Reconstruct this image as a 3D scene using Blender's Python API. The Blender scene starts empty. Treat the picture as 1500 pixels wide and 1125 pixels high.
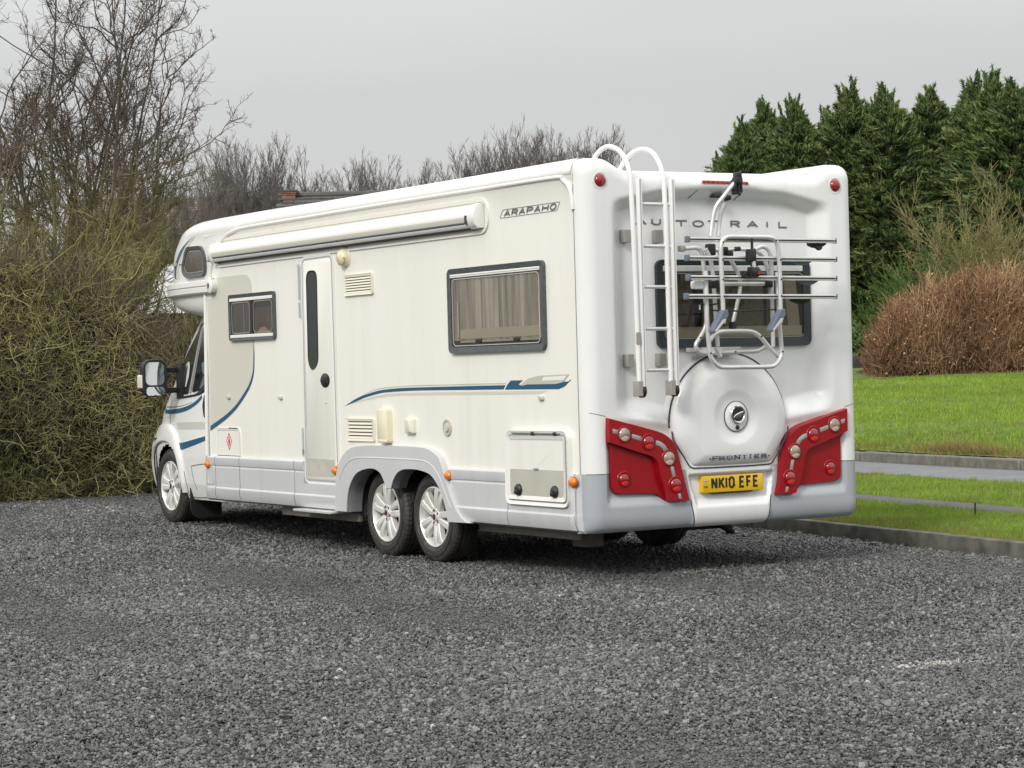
import bpy, bmesh, math, random
import numpy as np
from mathutils import Vector, Matrix
random.seed(7); rng = np.random.default_rng(11)
sc = bpy.context.scene
C = sc.collection
PI = math.pi

# ------------------------------------------------------------------ camera
cam_d = bpy.data.cameras.new('camera'); cam = bpy.data.objects.new('camera', cam_d); C.objects.link(cam)
cam_d.sensor_width = 36; cam_d.lens = 3337 / 1500 * 36; cam_d.clip_start = .1; cam_d.clip_end = 3000
CP = Vector((-8.33825, -12.99777, 1.48832)); YAW, PITCH, ROLL = .53744, -.0074914, -.0268076
_a = Vector((math.sin(YAW)*math.cos(PITCH), math.cos(YAW)*math.cos(PITCH), math.sin(PITCH)))
_r = Vector((math.cos(YAW), -math.sin(YAW), 0)); _u = _r.cross(_a)
_r2 = _r*math.cos(ROLL) + _u*math.sin(ROLL); _u2 = -_r*math.sin(ROLL) + _u*math.cos(ROLL)
cam.matrix_world = Matrix(((_r2.x, _u2.x, -_a.x, CP.x), (_r2.y, _u2.y, -_a.y, CP.y), (_r2.z, _u2.z, -_a.z, CP.z), (0, 0, 0, 1)))
sc.camera = cam

# ------------------------------------------------------------------ sky and sun (overcast, low soft sun behind the camera's left shoulder)
SUN_DIR = Vector((-.82, -.50, .64)).normalized()
w = bpy.data.worlds.new('World'); sc.world = w; w.use_nodes = True
nt = w.node_tree; N = nt.nodes; L = nt.links
bg = N['Background']; bg.inputs['Strength'].default_value = .1
sky = N.new('ShaderNodeTexSky'); sky.sky_type = 'NISHITA'; sky.sun_disc = False
sky.sun_elevation = math.asin(SUN_DIR.z); sky.sun_rotation = math.atan2(SUN_DIR.x, SUN_DIR.y)
tc = N.new('ShaderNodeTexCoord'); sep = N.new('ShaderNodeSeparateXYZ'); L.new(tc.outputs['Generated'], sep.inputs[0])
ramp = N.new('ShaderNodeValToRGB'); L.new(sep.outputs['Z'], ramp.inputs[0])
cr = ramp.color_ramp
cr.elements[0].position = 0; cr.elements[0].color = (.345, .345, .342, 1)
cr.elements[1].position = 1; cr.elements[1].color = (1, 1, 1, 1)
e = cr.elements.new(.12); e.color = (.405, .405, .403, 1)
e = cr.elements.new(.35); e.color = (.72, .72, .715, 1)
sc10 = N.new('ShaderNodeVectorMath'); sc10.operation = 'SCALE'; sc10.inputs['Scale'].default_value = 11.4
L.new(ramp.outputs['Color'], sc10.inputs[0])
nz = N.new('ShaderNodeTexNoise'); nz.inputs['Scale'].default_value = 2.2; nz.inputs['Detail'].default_value = 3; nz.inputs['Roughness'].default_value = .45
mp = N.new('ShaderNodeMapping'); mp.inputs['Scale'].default_value = (1, 1, 3.5); L.new(tc.outputs['Generated'], mp.inputs[0]); L.new(mp.outputs[0], nz.inputs['Vector'])
mr = N.new('ShaderNodeMapRange'); mr.inputs['From Min'].default_value = .3; mr.inputs['From Max'].default_value = .7; mr.inputs['To Min'].default_value = .92; mr.inputs['To Max'].default_value = 1.07
L.new(nz.outputs[0], mr.inputs['Value'])
cl = N.new('ShaderNodeVectorMath'); cl.operation = 'SCALE'; L.new(sc10.outputs[0], cl.inputs[0]); L.new(mr.outputs[0], cl.inputs['Scale'])
mx = N.new('ShaderNodeMixRGB'); mx.inputs['Fac'].default_value = .965
L.new(sky.outputs[0], mx.inputs['Color1']); L.new(cl.outputs[0], mx.inputs['Color2'])
L.new(mx.outputs[0], bg.inputs['Color'])
sd = bpy.data.lights.new('sun', 'SUN'); sd.energy = 1.5; sd.angle = math.radians(14); sd.color = (1, .96, .88)
so = bpy.data.objects.new('sun', sd); C.objects.link(so); so.rotation_euler = SUN_DIR.to_track_quat('Z', 'Y').to_euler(); so.location = (-20, -20, 20)
vs = sc.view_settings; vs.view_transform = 'Standard'; vs.look = 'None'; vs.gamma = 1; vs.exposure = .50; vs.use_curve_mapping = False

# ------------------------------------------------------------------ materials
MATS = {}
def mat(name, col, rough=.5, metal=0, coat=0, var=0, vscale=8, bump=0, bscale=60, col2=None, alpha_glass=False, spec=None, stretch=None, emit=None, attr=None, detail=6):
    if name in MATS: return MATS[name]
    m = bpy.data.materials.new(name); m.use_nodes = True; MATS[name] = m
    n = m.node_tree.nodes; l = m.node_tree.links; b = n['Principled BSDF']
    b.inputs['Base Color'].default_value = (*col, 1); b.inputs['Roughness'].default_value = rough; b.inputs['Metallic'].default_value = metal
    if coat: b.inputs['Coat Weight'].default_value = coat; b.inputs['Coat Roughness'].default_value = .08
    if spec is not None: b.inputs['Specular IOR Level'].default_value = spec
    t = n.new('ShaderNodeTexCoord')
    src = t.outputs['Object']
    if stretch:
        mpg = n.new('ShaderNodeMapping'); mpg.inputs['Scale'].default_value = stretch; l.new(src, mpg.inputs[0]); src = mpg.outputs[0]
    out = None
    if var or col2:
        nn = n.new('ShaderNodeTexNoise'); nn.inputs['Scale'].default_value = vscale; nn.inputs['Detail'].default_value = detail; l.new(src, nn.inputs['Vector'])
        r = n.new('ShaderNodeValToRGB'); l.new(nn.outputs[0], r.inputs[0])
        r.color_ramp.elements[0].position = .32; r.color_ramp.elements[1].position = .68
        c2 = col2 or tuple(c*(1-var) for c in col)
        r.color_ramp.elements[0].color = (*c2, 1); r.color_ramp.elements[1].color = (*col, 1)
        out = r.outputs['Color']
    if attr:   # a per-vertex / per-instance tint stored as natural colour variation
        at = n.new('ShaderNodeAttribute'); at.attribute_name = 'tint'; at.attribute_type = attr
        rr = n.new('ShaderNodeValToRGB'); l.new(at.outputs['Fac'], rr.inputs[0])
        rr.color_ramp.elements[0].color = (*col, 1); rr.color_ramp.elements[1].color = (*(col2 or col), 1)
        return m, rr, b, l, n
    if out is not None: l.new(out, b.inputs['Base Color'])
    if bump:
        bn = n.new('ShaderNodeTexNoise'); bn.inputs['Scale'].default_value = bscale; bn.inputs['Detail'].default_value = 4; l.new(src, bn.inputs['Vector'])
        bp = n.new('ShaderNodeBump'); bp.inputs['Strength'].default_value = bump; bp.inputs['Distance'].default_value = .01
        l.new(bn.outputs[0], bp.inputs['Height']); l.new(bp.outputs[0], b.inputs['Normal'])
    return m
def tint_mat(name, stops, rough=.8, kind='GEOMETRY', spec=.3, trans=0, bump=0, bscale=90):
    m = bpy.data.materials.new(name); m.use_nodes = True; MATS[name] = m
    n = m.node_tree.nodes; l = m.node_tree.links; b = n['Principled BSDF']
    at = n.new('ShaderNodeAttribute'); at.attribute_name = 'tint'; at.attribute_type = kind
    r = n.new('ShaderNodeValToRGB'); l.new(at.outputs['Fac'], r.inputs[0])
    el = r.color_ramp.elements
    while len(el) < len(stops): el.new(.5)
    for k, (p, c) in enumerate(stops): el[k].position = p; el[k].color = (*c, 1)
    b.inputs['Roughness'].default_value = rough; b.inputs['Specular IOR Level'].default_value = spec
    col = r.outputs['Color']
    if bump:
        t = n.new('ShaderNodeTexCoord')
        bn = n.new('ShaderNodeTexNoise'); bn.inputs['Scale'].default_value = bscale; l.new(t.outputs['Object'], bn.inputs['Vector'])
        bp = n.new('ShaderNodeBump'); bp.inputs['Strength'].default_value = bump; bp.inputs['Distance'].default_value = .01
        l.new(bn.outputs[0], bp.inputs['Height']); l.new(bp.outputs[0], b.inputs['Normal'])
    l.new(col, b.inputs['Base Color'])
    if trans:
        tr = n.new('ShaderNodeBsdfTranslucent'); l.new(col, tr.inputs['Color'])
        mxs = n.new('ShaderNodeMixShader'); mxs.inputs[0].default_value = trans
        l.new(b.outputs[0], mxs.inputs[1]); l.new(tr.outputs[0], mxs.inputs[2]); l.new(mxs.outputs[0], n['Material Output'].inputs[0])
    return m
def glass(name, tint, ior=1.45, rough=.02, trans=.85):
    m = bpy.data.materials.new(name); m.use_nodes = True; MATS[name] = m
    n = m.node_tree.nodes; l = m.node_tree.links; n.remove(n['Principled BSDF'])
    tr = n.new('ShaderNodeBsdfTransparent'); tr.inputs[0].default_value = (*tint, 1)
    gl = n.new('ShaderNodeBsdfGlossy'); gl.inputs['Roughness'].default_value = rough; gl.inputs[0].default_value = (.9, .92, .92, 1)
    fr = n.new('ShaderNodeFresnel'); fr.inputs[0].default_value = ior
    ms = n.new('ShaderNodeMixShader'); l.new(fr.outputs[0], ms.inputs[0]); l.new(tr.outputs[0], ms.inputs[1]); l.new(gl.outputs[0], ms.inputs[2])
    l.new(ms.outputs[0], n['Material Output'].inputs[0]); return m
CREAM = mat('cream_panel', (.82, .81, .755), .32, coat=.25, col2=(.80, .785, .725), vscale=1.6, stretch=(4, 4, .5), bump=.008, bscale=30, detail=9)
WHITE = mat('white_moulding', (.80, .80, .77), .28, coat=.35, col2=(.77, .765, .73), vscale=2.5, bump=.01, bscale=25)
REARW = mat('white_rear_moulding', (.80, .81, .81), .24, coat=.4, col2=(.77, .78, .78), vscale=2.5, bump=.02, bscale=220)
GREY = mat('silver_grey_skirt', (.575, .59, .605), .30, coat=.4, col2=(.535, .55, .565), vscale=3, bump=.01, bscale=160)
GREY_SHADED = mat('shaded_grey_bumper', (.40, .43, .47), .30, coat=.4, col2=(.365, .39, .425), vscale=3, bump=.01, bscale=160)  # the skirt grey darkened, shade of the away-facing bumper put into colour
CABW = mat('white_paint', (.79, .80, .785), .2, coat=.5)
SPECK = mat('speckled_grey_panel', (.52, .505, .45), .45, col2=(.44, .425, .37), vscale=14)
DECGREY = mat('grey_decal', (.50, .49, .42), .4)
DECGREY2 = mat('soft_grey_decal', (.60, .585, .51), .4)
BLUE = mat('blue_decal', (.012, .085, .16), .35)
NAVY = mat('navy_line', (.012, .03, .10), .4)
DARKF = mat('dark_window_frame', (.055, .065, .07), .45, col2=(.085, .1, .105), vscale=30)
BLACK = mat('black_plastic', (.018, .018, .02), .45)
SEAM = mat('seam_dark', (.05, .05, .05), .7)
SEAMG = mat('seam_grey', (.24, .245, .25), .6)
RUBBER = mat('tyre_rubber', (.024, .023, .022), .62, col2=(.05, .047, .042), vscale=9, bump=.15, bscale=90)
ALLOY = mat('alloy', (.80, .80, .77), .3, metal=.35)
ALU = mat('brushed_aluminium', (.74, .74, .73), .33, metal=.45, col2=(.66, .66, .65), vscale=20)
WTUBE = mat('white_tube', (.80, .80, .79), .3, coat=.3)
CHROME = mat('chrome', (.75, .75, .75), .08, metal=1)
AMBER = mat('amber_lens', (.78, .20, .01), .2, coat=.5)
CREAMP = mat('cream_plastic', (.72, .66, .50), .5)
REDH = mat('red_lamp_housing', (.31, .004, .012), .30, coat=.2, spec=.35, col2=(.27, .003, .010), vscale=5)
REDL = mat('red_lens', (.26, .004, .008), .06, coat=1)
REDB = mat('red_reflector', (.75, .04, .03), .2, coat=.6)
CLEARL = mat('clear_lens', (.40, .31, .255), .10, coat=1, metal=.1, col2=(.24, .175, .14), vscale=26)
CLEARB = mat('clear_reflector', (.70, .56, .46), .12, coat=1, metal=.1)
CHIP = mat('grey_reflector_chip', (.36, .39, .39), .25, metal=.3)
YELLOW = mat('yellow_plate', (.76, .47, .005), .35, coat=.3)
UNDER = mat('underbody', (.035, .033, .03), .8, col2=(.06, .055, .048), vscale=12)
UNDERL = mat('underbody_rail', (.17, .155, .13), .7, col2=(.11, .10, .085), vscale=10)
CURT = mat('curtain_cloth', (.74, .71, .65), .9, col2=(.30, .275, .24), vscale=2.2, stretch=(1, 11, .35), detail=9)
DARKIN = mat('dark_interior', (.03, .03, .028), .9, col2=(.075, .065, .05), vscale=7)
BEIGE = mat('interior_blind', (.36, .33, .27), .9)
GLASS = glass('acrylic_pane', (.93, .91, .86), 1.45, .06)
GLASSR = glass('smoked_acrylic_pane', (.86, .84, .78), 1.45, .03)
CABG = mat('cab_glass', (.014, .02, .02), .05, coat=1, spec=.8, bump=.01, bscale=8)
DOORG = mat('door_glass', (.022, .034, .028), .12, spec=.25, bump=.02, bscale=20)
BLUEG = mat('blue_grey_plastic', (.13, .16, .21), .45)
LETTER = mat('grey_letter', (.17, .18, .185), .3, metal=.4)
GREYBLK = mat('grey_foot', (.32, .30, .27), .5)
MIRRORG = mat('mirror_glass', (.7, .75, .78), .03, metal=1)
INDW = mat('white_indicator', (.74, .68, .62), .2, coat=.6)
REDSIGN = mat('red_print', (.55, .02, .03), .5)
BROWNL = mat('lamp_amber_shade', (.50, .38, .20), .4)

def grime(m, amt, sx=7., film=0.):
    n = m.node_tree.nodes; l = m.node_tree.links; b = n['Principled BSDF']; src = b.inputs['Base Color'].links[0].from_socket
    t = n.new('ShaderNodeTexCoord'); mg = n.new('ShaderNodeMapping'); mg.inputs['Scale'].default_value = (sx, sx, .22); l.new(t.outputs['Object'], mg.inputs[0])
    a = n.new('ShaderNodeTexNoise'); a.inputs['Scale'].default_value = 1.6; a.inputs['Detail'].default_value = 7; a.inputs['Roughness'].default_value = .62; l.new(mg.outputs[0], a.inputs['Vector'])
    c = n.new('ShaderNodeTexNoise'); c.inputs['Scale'].default_value = .9; c.inputs['Detail'].default_value = 3; l.new(t.outputs['Object'], c.inputs['Vector'])
    r1 = n.new('ShaderNodeMapRange'); r1.inputs['From Min'].default_value = .50; r1.inputs['From Max'].default_value = .72; l.new(a.outputs[0], r1.inputs['Value'])
    r2 = n.new('ShaderNodeMapRange'); r2.inputs['From Min'].default_value = .40; r2.inputs['From Max'].default_value = .65; r2.inputs['To Min'].default_value = .15; l.new(c.outputs[0], r2.inputs['Value'])
    mu = n.new('ShaderNodeMath'); mu.operation = 'MULTIPLY'; l.new(r1.outputs[0], mu.inputs[0]); l.new(r2.outputs[0], mu.inputs[1])
    m2 = n.new('ShaderNodeMath'); m2.operation = 'MULTIPLY_ADD'; l.new(mu.outputs[0], m2.inputs[0]); m2.inputs[1].default_value = amt; m2.inputs[2].default_value = film
    mxx = n.new('ShaderNodeMixRGB'); l.new(m2.outputs[0], mxx.inputs['Fac']); l.new(src, mxx.inputs['Color1']); mxx.inputs['Color2'].default_value = (.36, .33, .27, 1); l.new(mxx.outputs[0], b.inputs['Base Color'])
grime(CREAM, .13, 4.5); grime(REARW, .13, 6.); grime(GREY, .22, 5., .02); grime(GREY_SHADED, .2, 5., .02); grime(WHITE, .10); grime(RUBBER, .30, 9.)
# ------------------------------------------------------------------ mesh helpers
class MB:
    def __init__(s): s.v = []; s.f = []; s.m = []; s.cm = 0
    def add(s, vs, fs):
        o = len(s.v); s.v += [tuple(p) for p in vs]; s.f += [tuple(i+o for i in f) for f in fs]; s.m += [s.cm]*len(fs); return s
    def box(s, x0, x1, y0, y1, z0, z1):
        return s.add([(x0,y0,z0),(x1,y0,z0),(x1,y1,z0),(x0,y1,z0),(x0,y0,z1),(x1,y0,z1),(x1,y1,z1),(x0,y1,z1)],
                     [(0,3,2,1),(4,5,6,7),(0,1,5,4),(1,2,6,5),(2,3,7,6),(3,0,4,7)])
    def tube(s, path, r, n=8, cyc=False, caps=True, flat=1.0):
        P = [Vector(p) for p in path]; k = len(P); rad = r if hasattr(r, '__len__') else [r]*k
        T = []
        for i in range(k):
            a = P[(i-1) % k] if (cyc or i) else P[0]; b = P[(i+1) % k] if (cyc or i < k-1) else P[-1]
            t = b-a; T.append(t.normalized() if t.length > 1e-9 else Vector((0,0,1)))
        x = T[0].orthogonal().normalized(); vs_ = []
        for i in range(k):
            x = (x - T[i]*x.dot(T[i])); x = x.normalized() if x.length > 1e-6 else T[i].orthogonal().normalized()
            y = T[i].cross(x)
            for j in range(n):
                a = 2*PI*j/n; vs_.append(P[i] + (x*math.cos(a) + y*math.sin(a)*flat)*rad[i])
        fs = []
        for i in range(k if cyc else k-1):
            i2 = (i+1) % k
            for j in range(n): fs.append((i*n+j, i*n+(j+1)%n, i2*n+(j+1)%n, i2*n+j))
        if caps and not cyc: fs.append(tuple(range(n))[::-1]); fs.append(tuple((k-1)*n+j for j in range(n)))
        return s.add(vs_, fs)
    def prism(s, poly, fm, d0, d1, inset=0.0, drop=0.0):
        n = len(poly); vs_ = [fm(a, b, d0) for a, b in poly]
        if inset:
            q = inset
            for _ in range(8):       # a tight concave corner takes a smaller bevel
                ip = inset_poly(poly, q); ar = sum(abs(shoe([ip[i] for i in t_])) for t_ in tessellate_polygon([[Vector((a, b, 0)) for a, b in ip]]))
                if abs(ar-abs(shoe(ip))) < 1e-5: break
                q *= .6
            vs_ += [fm(a, b, d1-drop) for a, b in poly] + [fm(a, b, d1) for a, b in ip]
            fs = [(i, (i+1)%n, n+(i+1)%n, n+i) for i in range(n)] + [(n+i, n+(i+1)%n, 2*n+(i+1)%n, 2*n+i) for i in range(n)] + [tuple(range(2*n, 3*n))]
        else:
            vs_ += [fm(a, b, d1) for a, b in poly]
            fs = [(i, (i+1)%n, n+(i+1)%n, n+i) for i in range(n)] + [tuple(range(n, 2*n))]
        return s.add(vs_, fs)
    def ring(s, po, pi, fm, d0, d1, d1i=None):
        n = len(po); d1i = d1 if d1i is None else d1i
        vs_ = [fm(a,b,d0) for a,b in po]+[fm(a,b,d1) for a,b in po]+[fm(a,b,d1i) for a,b in pi]+[fm(a,b,d0) for a,b in pi]
        fs = []
        for i in range(n):
            j = (i+1) % n
            for q in range(3): fs.append((q*n+i, q*n+j, (q+1)*n+j, (q+1)*n+i))
        return s.add(vs_, fs)
    def grid(s, rows, cyc=False):
        k = len(rows); n = len(rows[0]); fs = []
        for i in range(k-1):
            for j in range(n if cyc else n-1): fs.append((i*n+j, i*n+(j+1)%n, (i+1)*n+(j+1)%n, (i+1)*n+j))
        return s.add([p for r_ in rows for p in r_], fs)
    def lathe(s, prof, c, ax='x', n=32, sgn=1):   # prof: (axial, radius)
        rows = []
        for a, r in prof:
            row = []
            for j in range(n):
                t = 2*PI*j/n
                if ax == 'x': row.append((c[0]+a*sgn, c[1]+r*math.cos(t), c[2]+r*math.sin(t)))
                elif ax == 'y': row.append((c[0]+r*math.cos(t), c[1]+a*sgn, c[2]+r*math.sin(t)))
                else: row.append((c[0]+r*math.cos(t), c[1]+r*math.sin(t), c[2]+a*sgn))
            rows.append(row)
        return s.grid(rows, True)
from mathutils.geometry import tessellate_polygon
def shoe(p): return sum(p[i][0]*p[(i+1) % len(p)][1]-p[(i+1) % len(p)][0]*p[i][1] for i in range(len(p)))/2
def inset_poly(poly, d):
    n = len(poly); out = []
    area = sum(poly[i][0]*poly[(i+1)%n][1]-poly[(i+1)%n][0]*poly[i][1] for i in range(n)); sg = 1 if area > 0 else -1
    for i in range(n):
        p0, p1, p2 = (Vector(poly[k % n]) for k in (i-1, i, i+1))
        a = (p1-p0); b = (p2-p1)
        if a.length < 1e-9 or b.length < 1e-9: out.append(tuple(p1)); continue
        a.normalize(); b.normalize(); na = Vector((-a.y, a.x))*sg; nb = Vector((-b.y, b.x))*sg; m = na+nb
        m = m.normalized()*d/max(.35, math.sqrt(max(.01, (1+na.dot(nb))/2))) if m.length > 1e-6 else na*d
        out.append((p1.x+m.x, p1.y+m.y))
    return out
def rrect(a0, a1, b0, b1, r, k=5):
    out = []
    for cx, cy, t0 in ((a1-r, b1-r, 0), (a0+r, b1-r, PI/2), (a0+r, b0+r, PI), (a1-r, b0+r, 1.5*PI)):
        for i in range(k+1):
            t = t0 + PI/2*i/k; out.append((cx+r*math.cos(t), cy+r*math.sin(t)))
    return out
def rpoly(pts, r, k=4):   # rounds the corners of a polygon; r one number or one per corner
    out = []; n = len(pts)
    for i in range(n):
        p0, p1, p2 = (Vector(pts[j % n]) for j in (i-1, i, i+1)); rr = r[i] if hasattr(r, '__len__') else r
        a = p0-p1; b = p2-p1; q = min(rr, a.length*.48, b.length*.48)
        if q < 1e-5: out.append(tuple(p1)); continue
        s0 = p1+a.normalized()*q; s1 = p1+b.normalized()*q
        for j in range(k+1):
            t = j/k; out.append(tuple((1-t)**2*s0 + 2*t*(1-t)*p1 + t*t*s1))
    return out
def ell(ca, cb, ra, rb, n=20): return [(ca+ra*math.cos(2*PI*i/n), cb+rb*math.sin(2*PI*i/n)) for i in range(n)]
def smooth(pts, k=6, cyc=False):   # Catmull-Rom
    P = [np.array(p, float) for p in pts]; n = len(P); out = []
    for i in range(n if cyc else n-1):
        p0 = P[(i-1) % n] if (cyc or i) else P[0]; p1 = P[i]; p2 = P[(i+1) % n]; p3 = P[(i+2) % n] if (cyc or i+2 < n) else P[-1]
        for j in range(k):
            t = j/k; out.append(tuple(.5*(2*p1+(p2-p0)*t+(2*p0-5*p1+4*p2-p3)*t*t+(3*p1-p0-3*p2+p3)*t**3)))
    if not cyc: out.append(tuple(P[-1]))
    return out
def fillet(pts, r, k=5):   # open 3-D path with rounded corners
    P = [Vector(p) for p in pts]; out = [P[0]]
    for i in range(1, len(P)-1):
        a = P[i-1]-P[i]; b = P[i+1]-P[i]; q = min(r, a.length*.48, b.length*.48); s0 = P[i]+a.normalized()*q; s1 = P[i]+b.normalized()*q
        for j in range(k+1): t = j/k; out.append((1-t)**2*s0+2*t*(1-t)*P[i]+t*t*s1)
    return out+[P[-1]]
def SD(u, z, d): return (-d, u, z)            # left side of the vehicle
W = 2.36; CV = 1.18
def RD(v, z, d): return (v, -d, z)            # rear of the vehicle
def CB(u, z, d): return (.17-d, u, z)
def link(o, parent=None):
    C.objects.link(o)
    if parent is not None:
        o.parent = parent
        if parent.parent is None and parent.type == 'EMPTY': o.matrix_parent_inverse = Matrix.Translation(-parent.location)
    return o
def obj(name, mb, ms, parent=None, sharp=35, bev=0, bseg=2, merge=False, recalc=True):
    me = bpy.data.meshes.new(name); me.from_pydata(mb.v, [], mb.f)
    ms = ms if isinstance(ms, (list, tuple)) else [ms]
    for m in ms: me.materials.append(m)
    if len(ms) > 1: me.polygons.foreach_set('material_index', mb.m)
    if recalc or bev or merge:
        bm = bmesh.new(); bm.from_mesh(me)
        if merge: bmesh.ops.remove_doubles(bm, verts=bm.verts, dist=1e-5)
        bmesh.ops.recalc_face_normals(bm, faces=bm.faces)
        if bev:
            ed = [e_ for e_ in bm.edges if len(e_.link_faces) == 2 and e_.calc_face_angle(0) > math.radians(30)]
            bmesh.ops.bevel(bm, geom=ed, offset=bev, segments=bseg, profile=.5, affect='EDGES', clamp_overlap=True)
        bm.to_mesh(me); bm.free()
    if sharp is not None:
        me.polygons.foreach_set('use_smooth', [True]*len(me.polygons)); me.set_sharp_from_angle(angle=math.radians(sharp))
    o = bpy.data.objects.new(name, me); return link(o, parent)
def np_mesh(name, V, F, ms, parent=None, tint=None, smooth_=False):
    me = bpy.data.meshes.new(name); V = np.asarray(V, np.float32); F = np.asarray(F, np.int32); k = F.shape[1]
    me.vertices.add(len(V)); me.vertices.foreach_set('co', V.ravel())
    me.loops.add(F.size); me.loops.foreach_set('vertex_index', F.ravel())
    me.polygons.add(len(F)); me.polygons.foreach_set('loop_start', np.arange(0, F.size, k, dtype=np.int32))
    me.polygons.foreach_set('use_smooth', np.full(len(F), smooth_))
    me.update(calc_edges=True)
    if tint is not None:
        at = me.attributes.new('tint', 'FLOAT', 'POINT'); at.data.foreach_set('value', np.asarray(tint, np.float32))
    me.materials.append(ms)
    o = bpy.data.objects.new(name, me); return link(o, parent)
def thing(name, label, cat, loc=(0,0,0), group=None):
    o = bpy.data.objects.new(name, None); o.empty_display_size = .2; C.objects.link(o); o.location = loc
    tag(o, label, cat, group); return o
def tag(o, label=None, cat=None, group=None, kind=None):
    for k, v_ in (('label', label), ('category', cat), ('group', group), ('kind', kind)):
        if v_: o[k] = v_
    return o
def ss(a, b, x):
    t = np.clip((np.asarray(x, float)-a)/(b-a), 0, 1); return t*t*(3-2*t)

# ------------------------------------------------------------------ the lie of the land
E_AL = np.array([.148, .989]); E_N = np.array([.989, -.148])       # along and across the kerb, path and road
def gz_gravel(y): return .045*ss(3.5, 8, y)
_O2 = np.array([-8.338, -12.998]); _AX = np.array([.512, .859]); _RX = np.array([.859, -.512])
def gz_lawn(nc, t=None, xy=None):
    """verge level up to the far kerb, then a lawn rising away from it to the hedge and conifers"""
    nc = np.asarray(nc, float)
    P_ = np.asarray(xy, float) if xy is not None else np.multiply.outer(nc, E_N) + np.multiply.outer(np.asarray(t, float), E_AL)
    q = P_-_O2; d = q@_AX; x = q@_RX
    dk = np.clip((9.6-_O2@E_N-x*(_RX@E_N))/(_AX@E_N), 14, 42)
    f = np.clip((d-dk)/(50-dk), 0, 1)
    return np.where(nc < 9.6, .12, .225 + .805*f + .035*np.clip(d-50, 0, 22))
def gz_at(x, y): return float(gz_lawn(np.array([x, y])@E_N, xy=np.array([x, y])))
def ne(n, t): return (E_N[0]*n+E_AL[0]*t, E_N[1]*n+E_AL[1]*t)
def sheet(name, ns, ts, zf, m, kind='structure'):
    V = [(*ne(n, t), float(zf(n, t))) for t in ts for n in ns]; k = len(ns)
    F = [(i*k+j, i*k+j+1, (i+1)*k+j+1, (i+1)*k+j) for i in range(len(ts)-1) for j in range(k-1)]
    o = np_mesh(name, V, F, m, smooth_=True); tag(o, kind=kind); return o
EARTH = mat('earth', (.075, .06, .04), .95, col2=(.05, .07, .02), vscale=.6)
GRAVB = mat('gravel_fines', (.06, .06, .058), .9, col2=(.055, .055, .053), vscale=60, bump=1, bscale=70)
def stony(m):     # beyond the loose stones the bed itself shows cells of the same grey chips
    n = m.node_tree.nodes; l = m.node_tree.links; b = n['Principled BSDF']; t = n.new('ShaderNodeTexCoord')
    v = n.new('ShaderNodeTexVoronoi'); v.inputs['Scale'].default_value = 62; l.new(t.outputs['Object'], v.inputs['Vector'])
    sp = n.new('ShaderNodeSeparateColor'); l.new(v.outputs['Color'], sp.inputs[0])
    r = n.new('ShaderNodeValToRGB'); l.new(sp.outputs[0], r.inputs[0]); el = r.color_ramp.elements
    el[0].color = (.02, .02, .021, 1); el[1].color = (.21, .21, .20, 1); e_ = el.new(.4); e_.color = (.068, .069, .07, 1)
    l.new(r.outputs[0], b.inputs['Base Color']); bp = n.new('ShaderNodeBump'); bp.invert = True; bp.inputs['Strength'].default_value = 1; bp.inputs['Distance'].default_value = .02
    l.new(v.outputs['Distance'], bp.inputs['Height']); l.new(bp.outputs[0], b.inputs['Normal'])
stony(GRAVB)
LAWNB = mat('turf', (.13, .20, .03), .95, col2=(.06, .10, .018), vscale=2.3, bump=.6, bscale=40)
ROADM = mat('wet_asphalt', (.155, .158, .168), .5, col2=(.11, .113, .12), vscale=2.2, bump=.25, bscale=180)
PATHM = mat('tarmac_path', (.115, .115, .11), .8, col2=(.08, .08, .076), vscale=5, bump=.3, bscale=150)
KERBM = mat('concrete_kerb', (.15, .147, .125), .85, col2=(.055, .053, .044), vscale=7, bump=.5, bscale=120)
KERB2 = mat('road_kerb_stone', (.19, .18, .155), .85, col2=(.12, .113, .098), vscale=9, bump=.4, bscale=90)
def gnd(n, t):
    y = E_N[1]*n+E_AL[1]*t
    return (-.05 + gz_gravel(y)) if n < 3.3 else float(gz_lawn(n, t)) - .06
sheet('ground', [-400, -120, -40, -12, -4, 0, 3.2, 3.35, 6, 9.55, 9.65, 14, 18, 22, 26, 30, 36, 60, 150, 500], [-300, -80, -30, -10, 0, 4, 6, 8, 10, 20, 40, 80, 150, 500], gnd, EARTH)
gts = list(np.arange(-22, 24, .5))
sheet('gravel_bed', list(np.arange(-16, 3.3, .6)) + [3.27], gts, lambda n, t: -.008 + gz_gravel(E_N[1]*n+E_AL[1]*t), GRAVB)
sheet('lawn', [3.38, 4, 4.6, 5.16, 5.19, 5.4, 5.58, 5.62, 6, 7, 7.86, 7.92, 8.5, 9.3, 9.44], list(np.arange(-14, 45, 1.)), lambda n, t: .1 if (5.19 <= n <= 5.6 or n >= 7.92) else .085 + .008*math.sin(n*3+t*.7), LAWNB)
sheet('hill_lawn', [9.70, 10.2, 10.8, 11.5, 12.2, 13, 14, 15, 16, 17, 18, 19, 20, 21, 22, 23, 24, 25, 26, 28, 30, 33, 36, 40, 45], list(np.arange(-14, 60, 1.)), lambda n, t: float(gz_lawn(n, t)) + .02*math.sin(n*1.1+t*.5)*min(1, n-9.7), LAWNB)
sheet('path', [5.15, 5.19, 5.40, 5.60, 5.64], list(np.arange(-14, 45, 2.)), lambda n, t: .112 if 5.18 < n < 5.605 else .06, PATHM)
sheet('road', [7.88, 7.93, 8.6, 9.44], list(np.arange(-30, 70, 2.)), lambda n, t: .06 if n < 7.9 else .126 - .02*((n-8.68)/.75)**2, ROADM)

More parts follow.
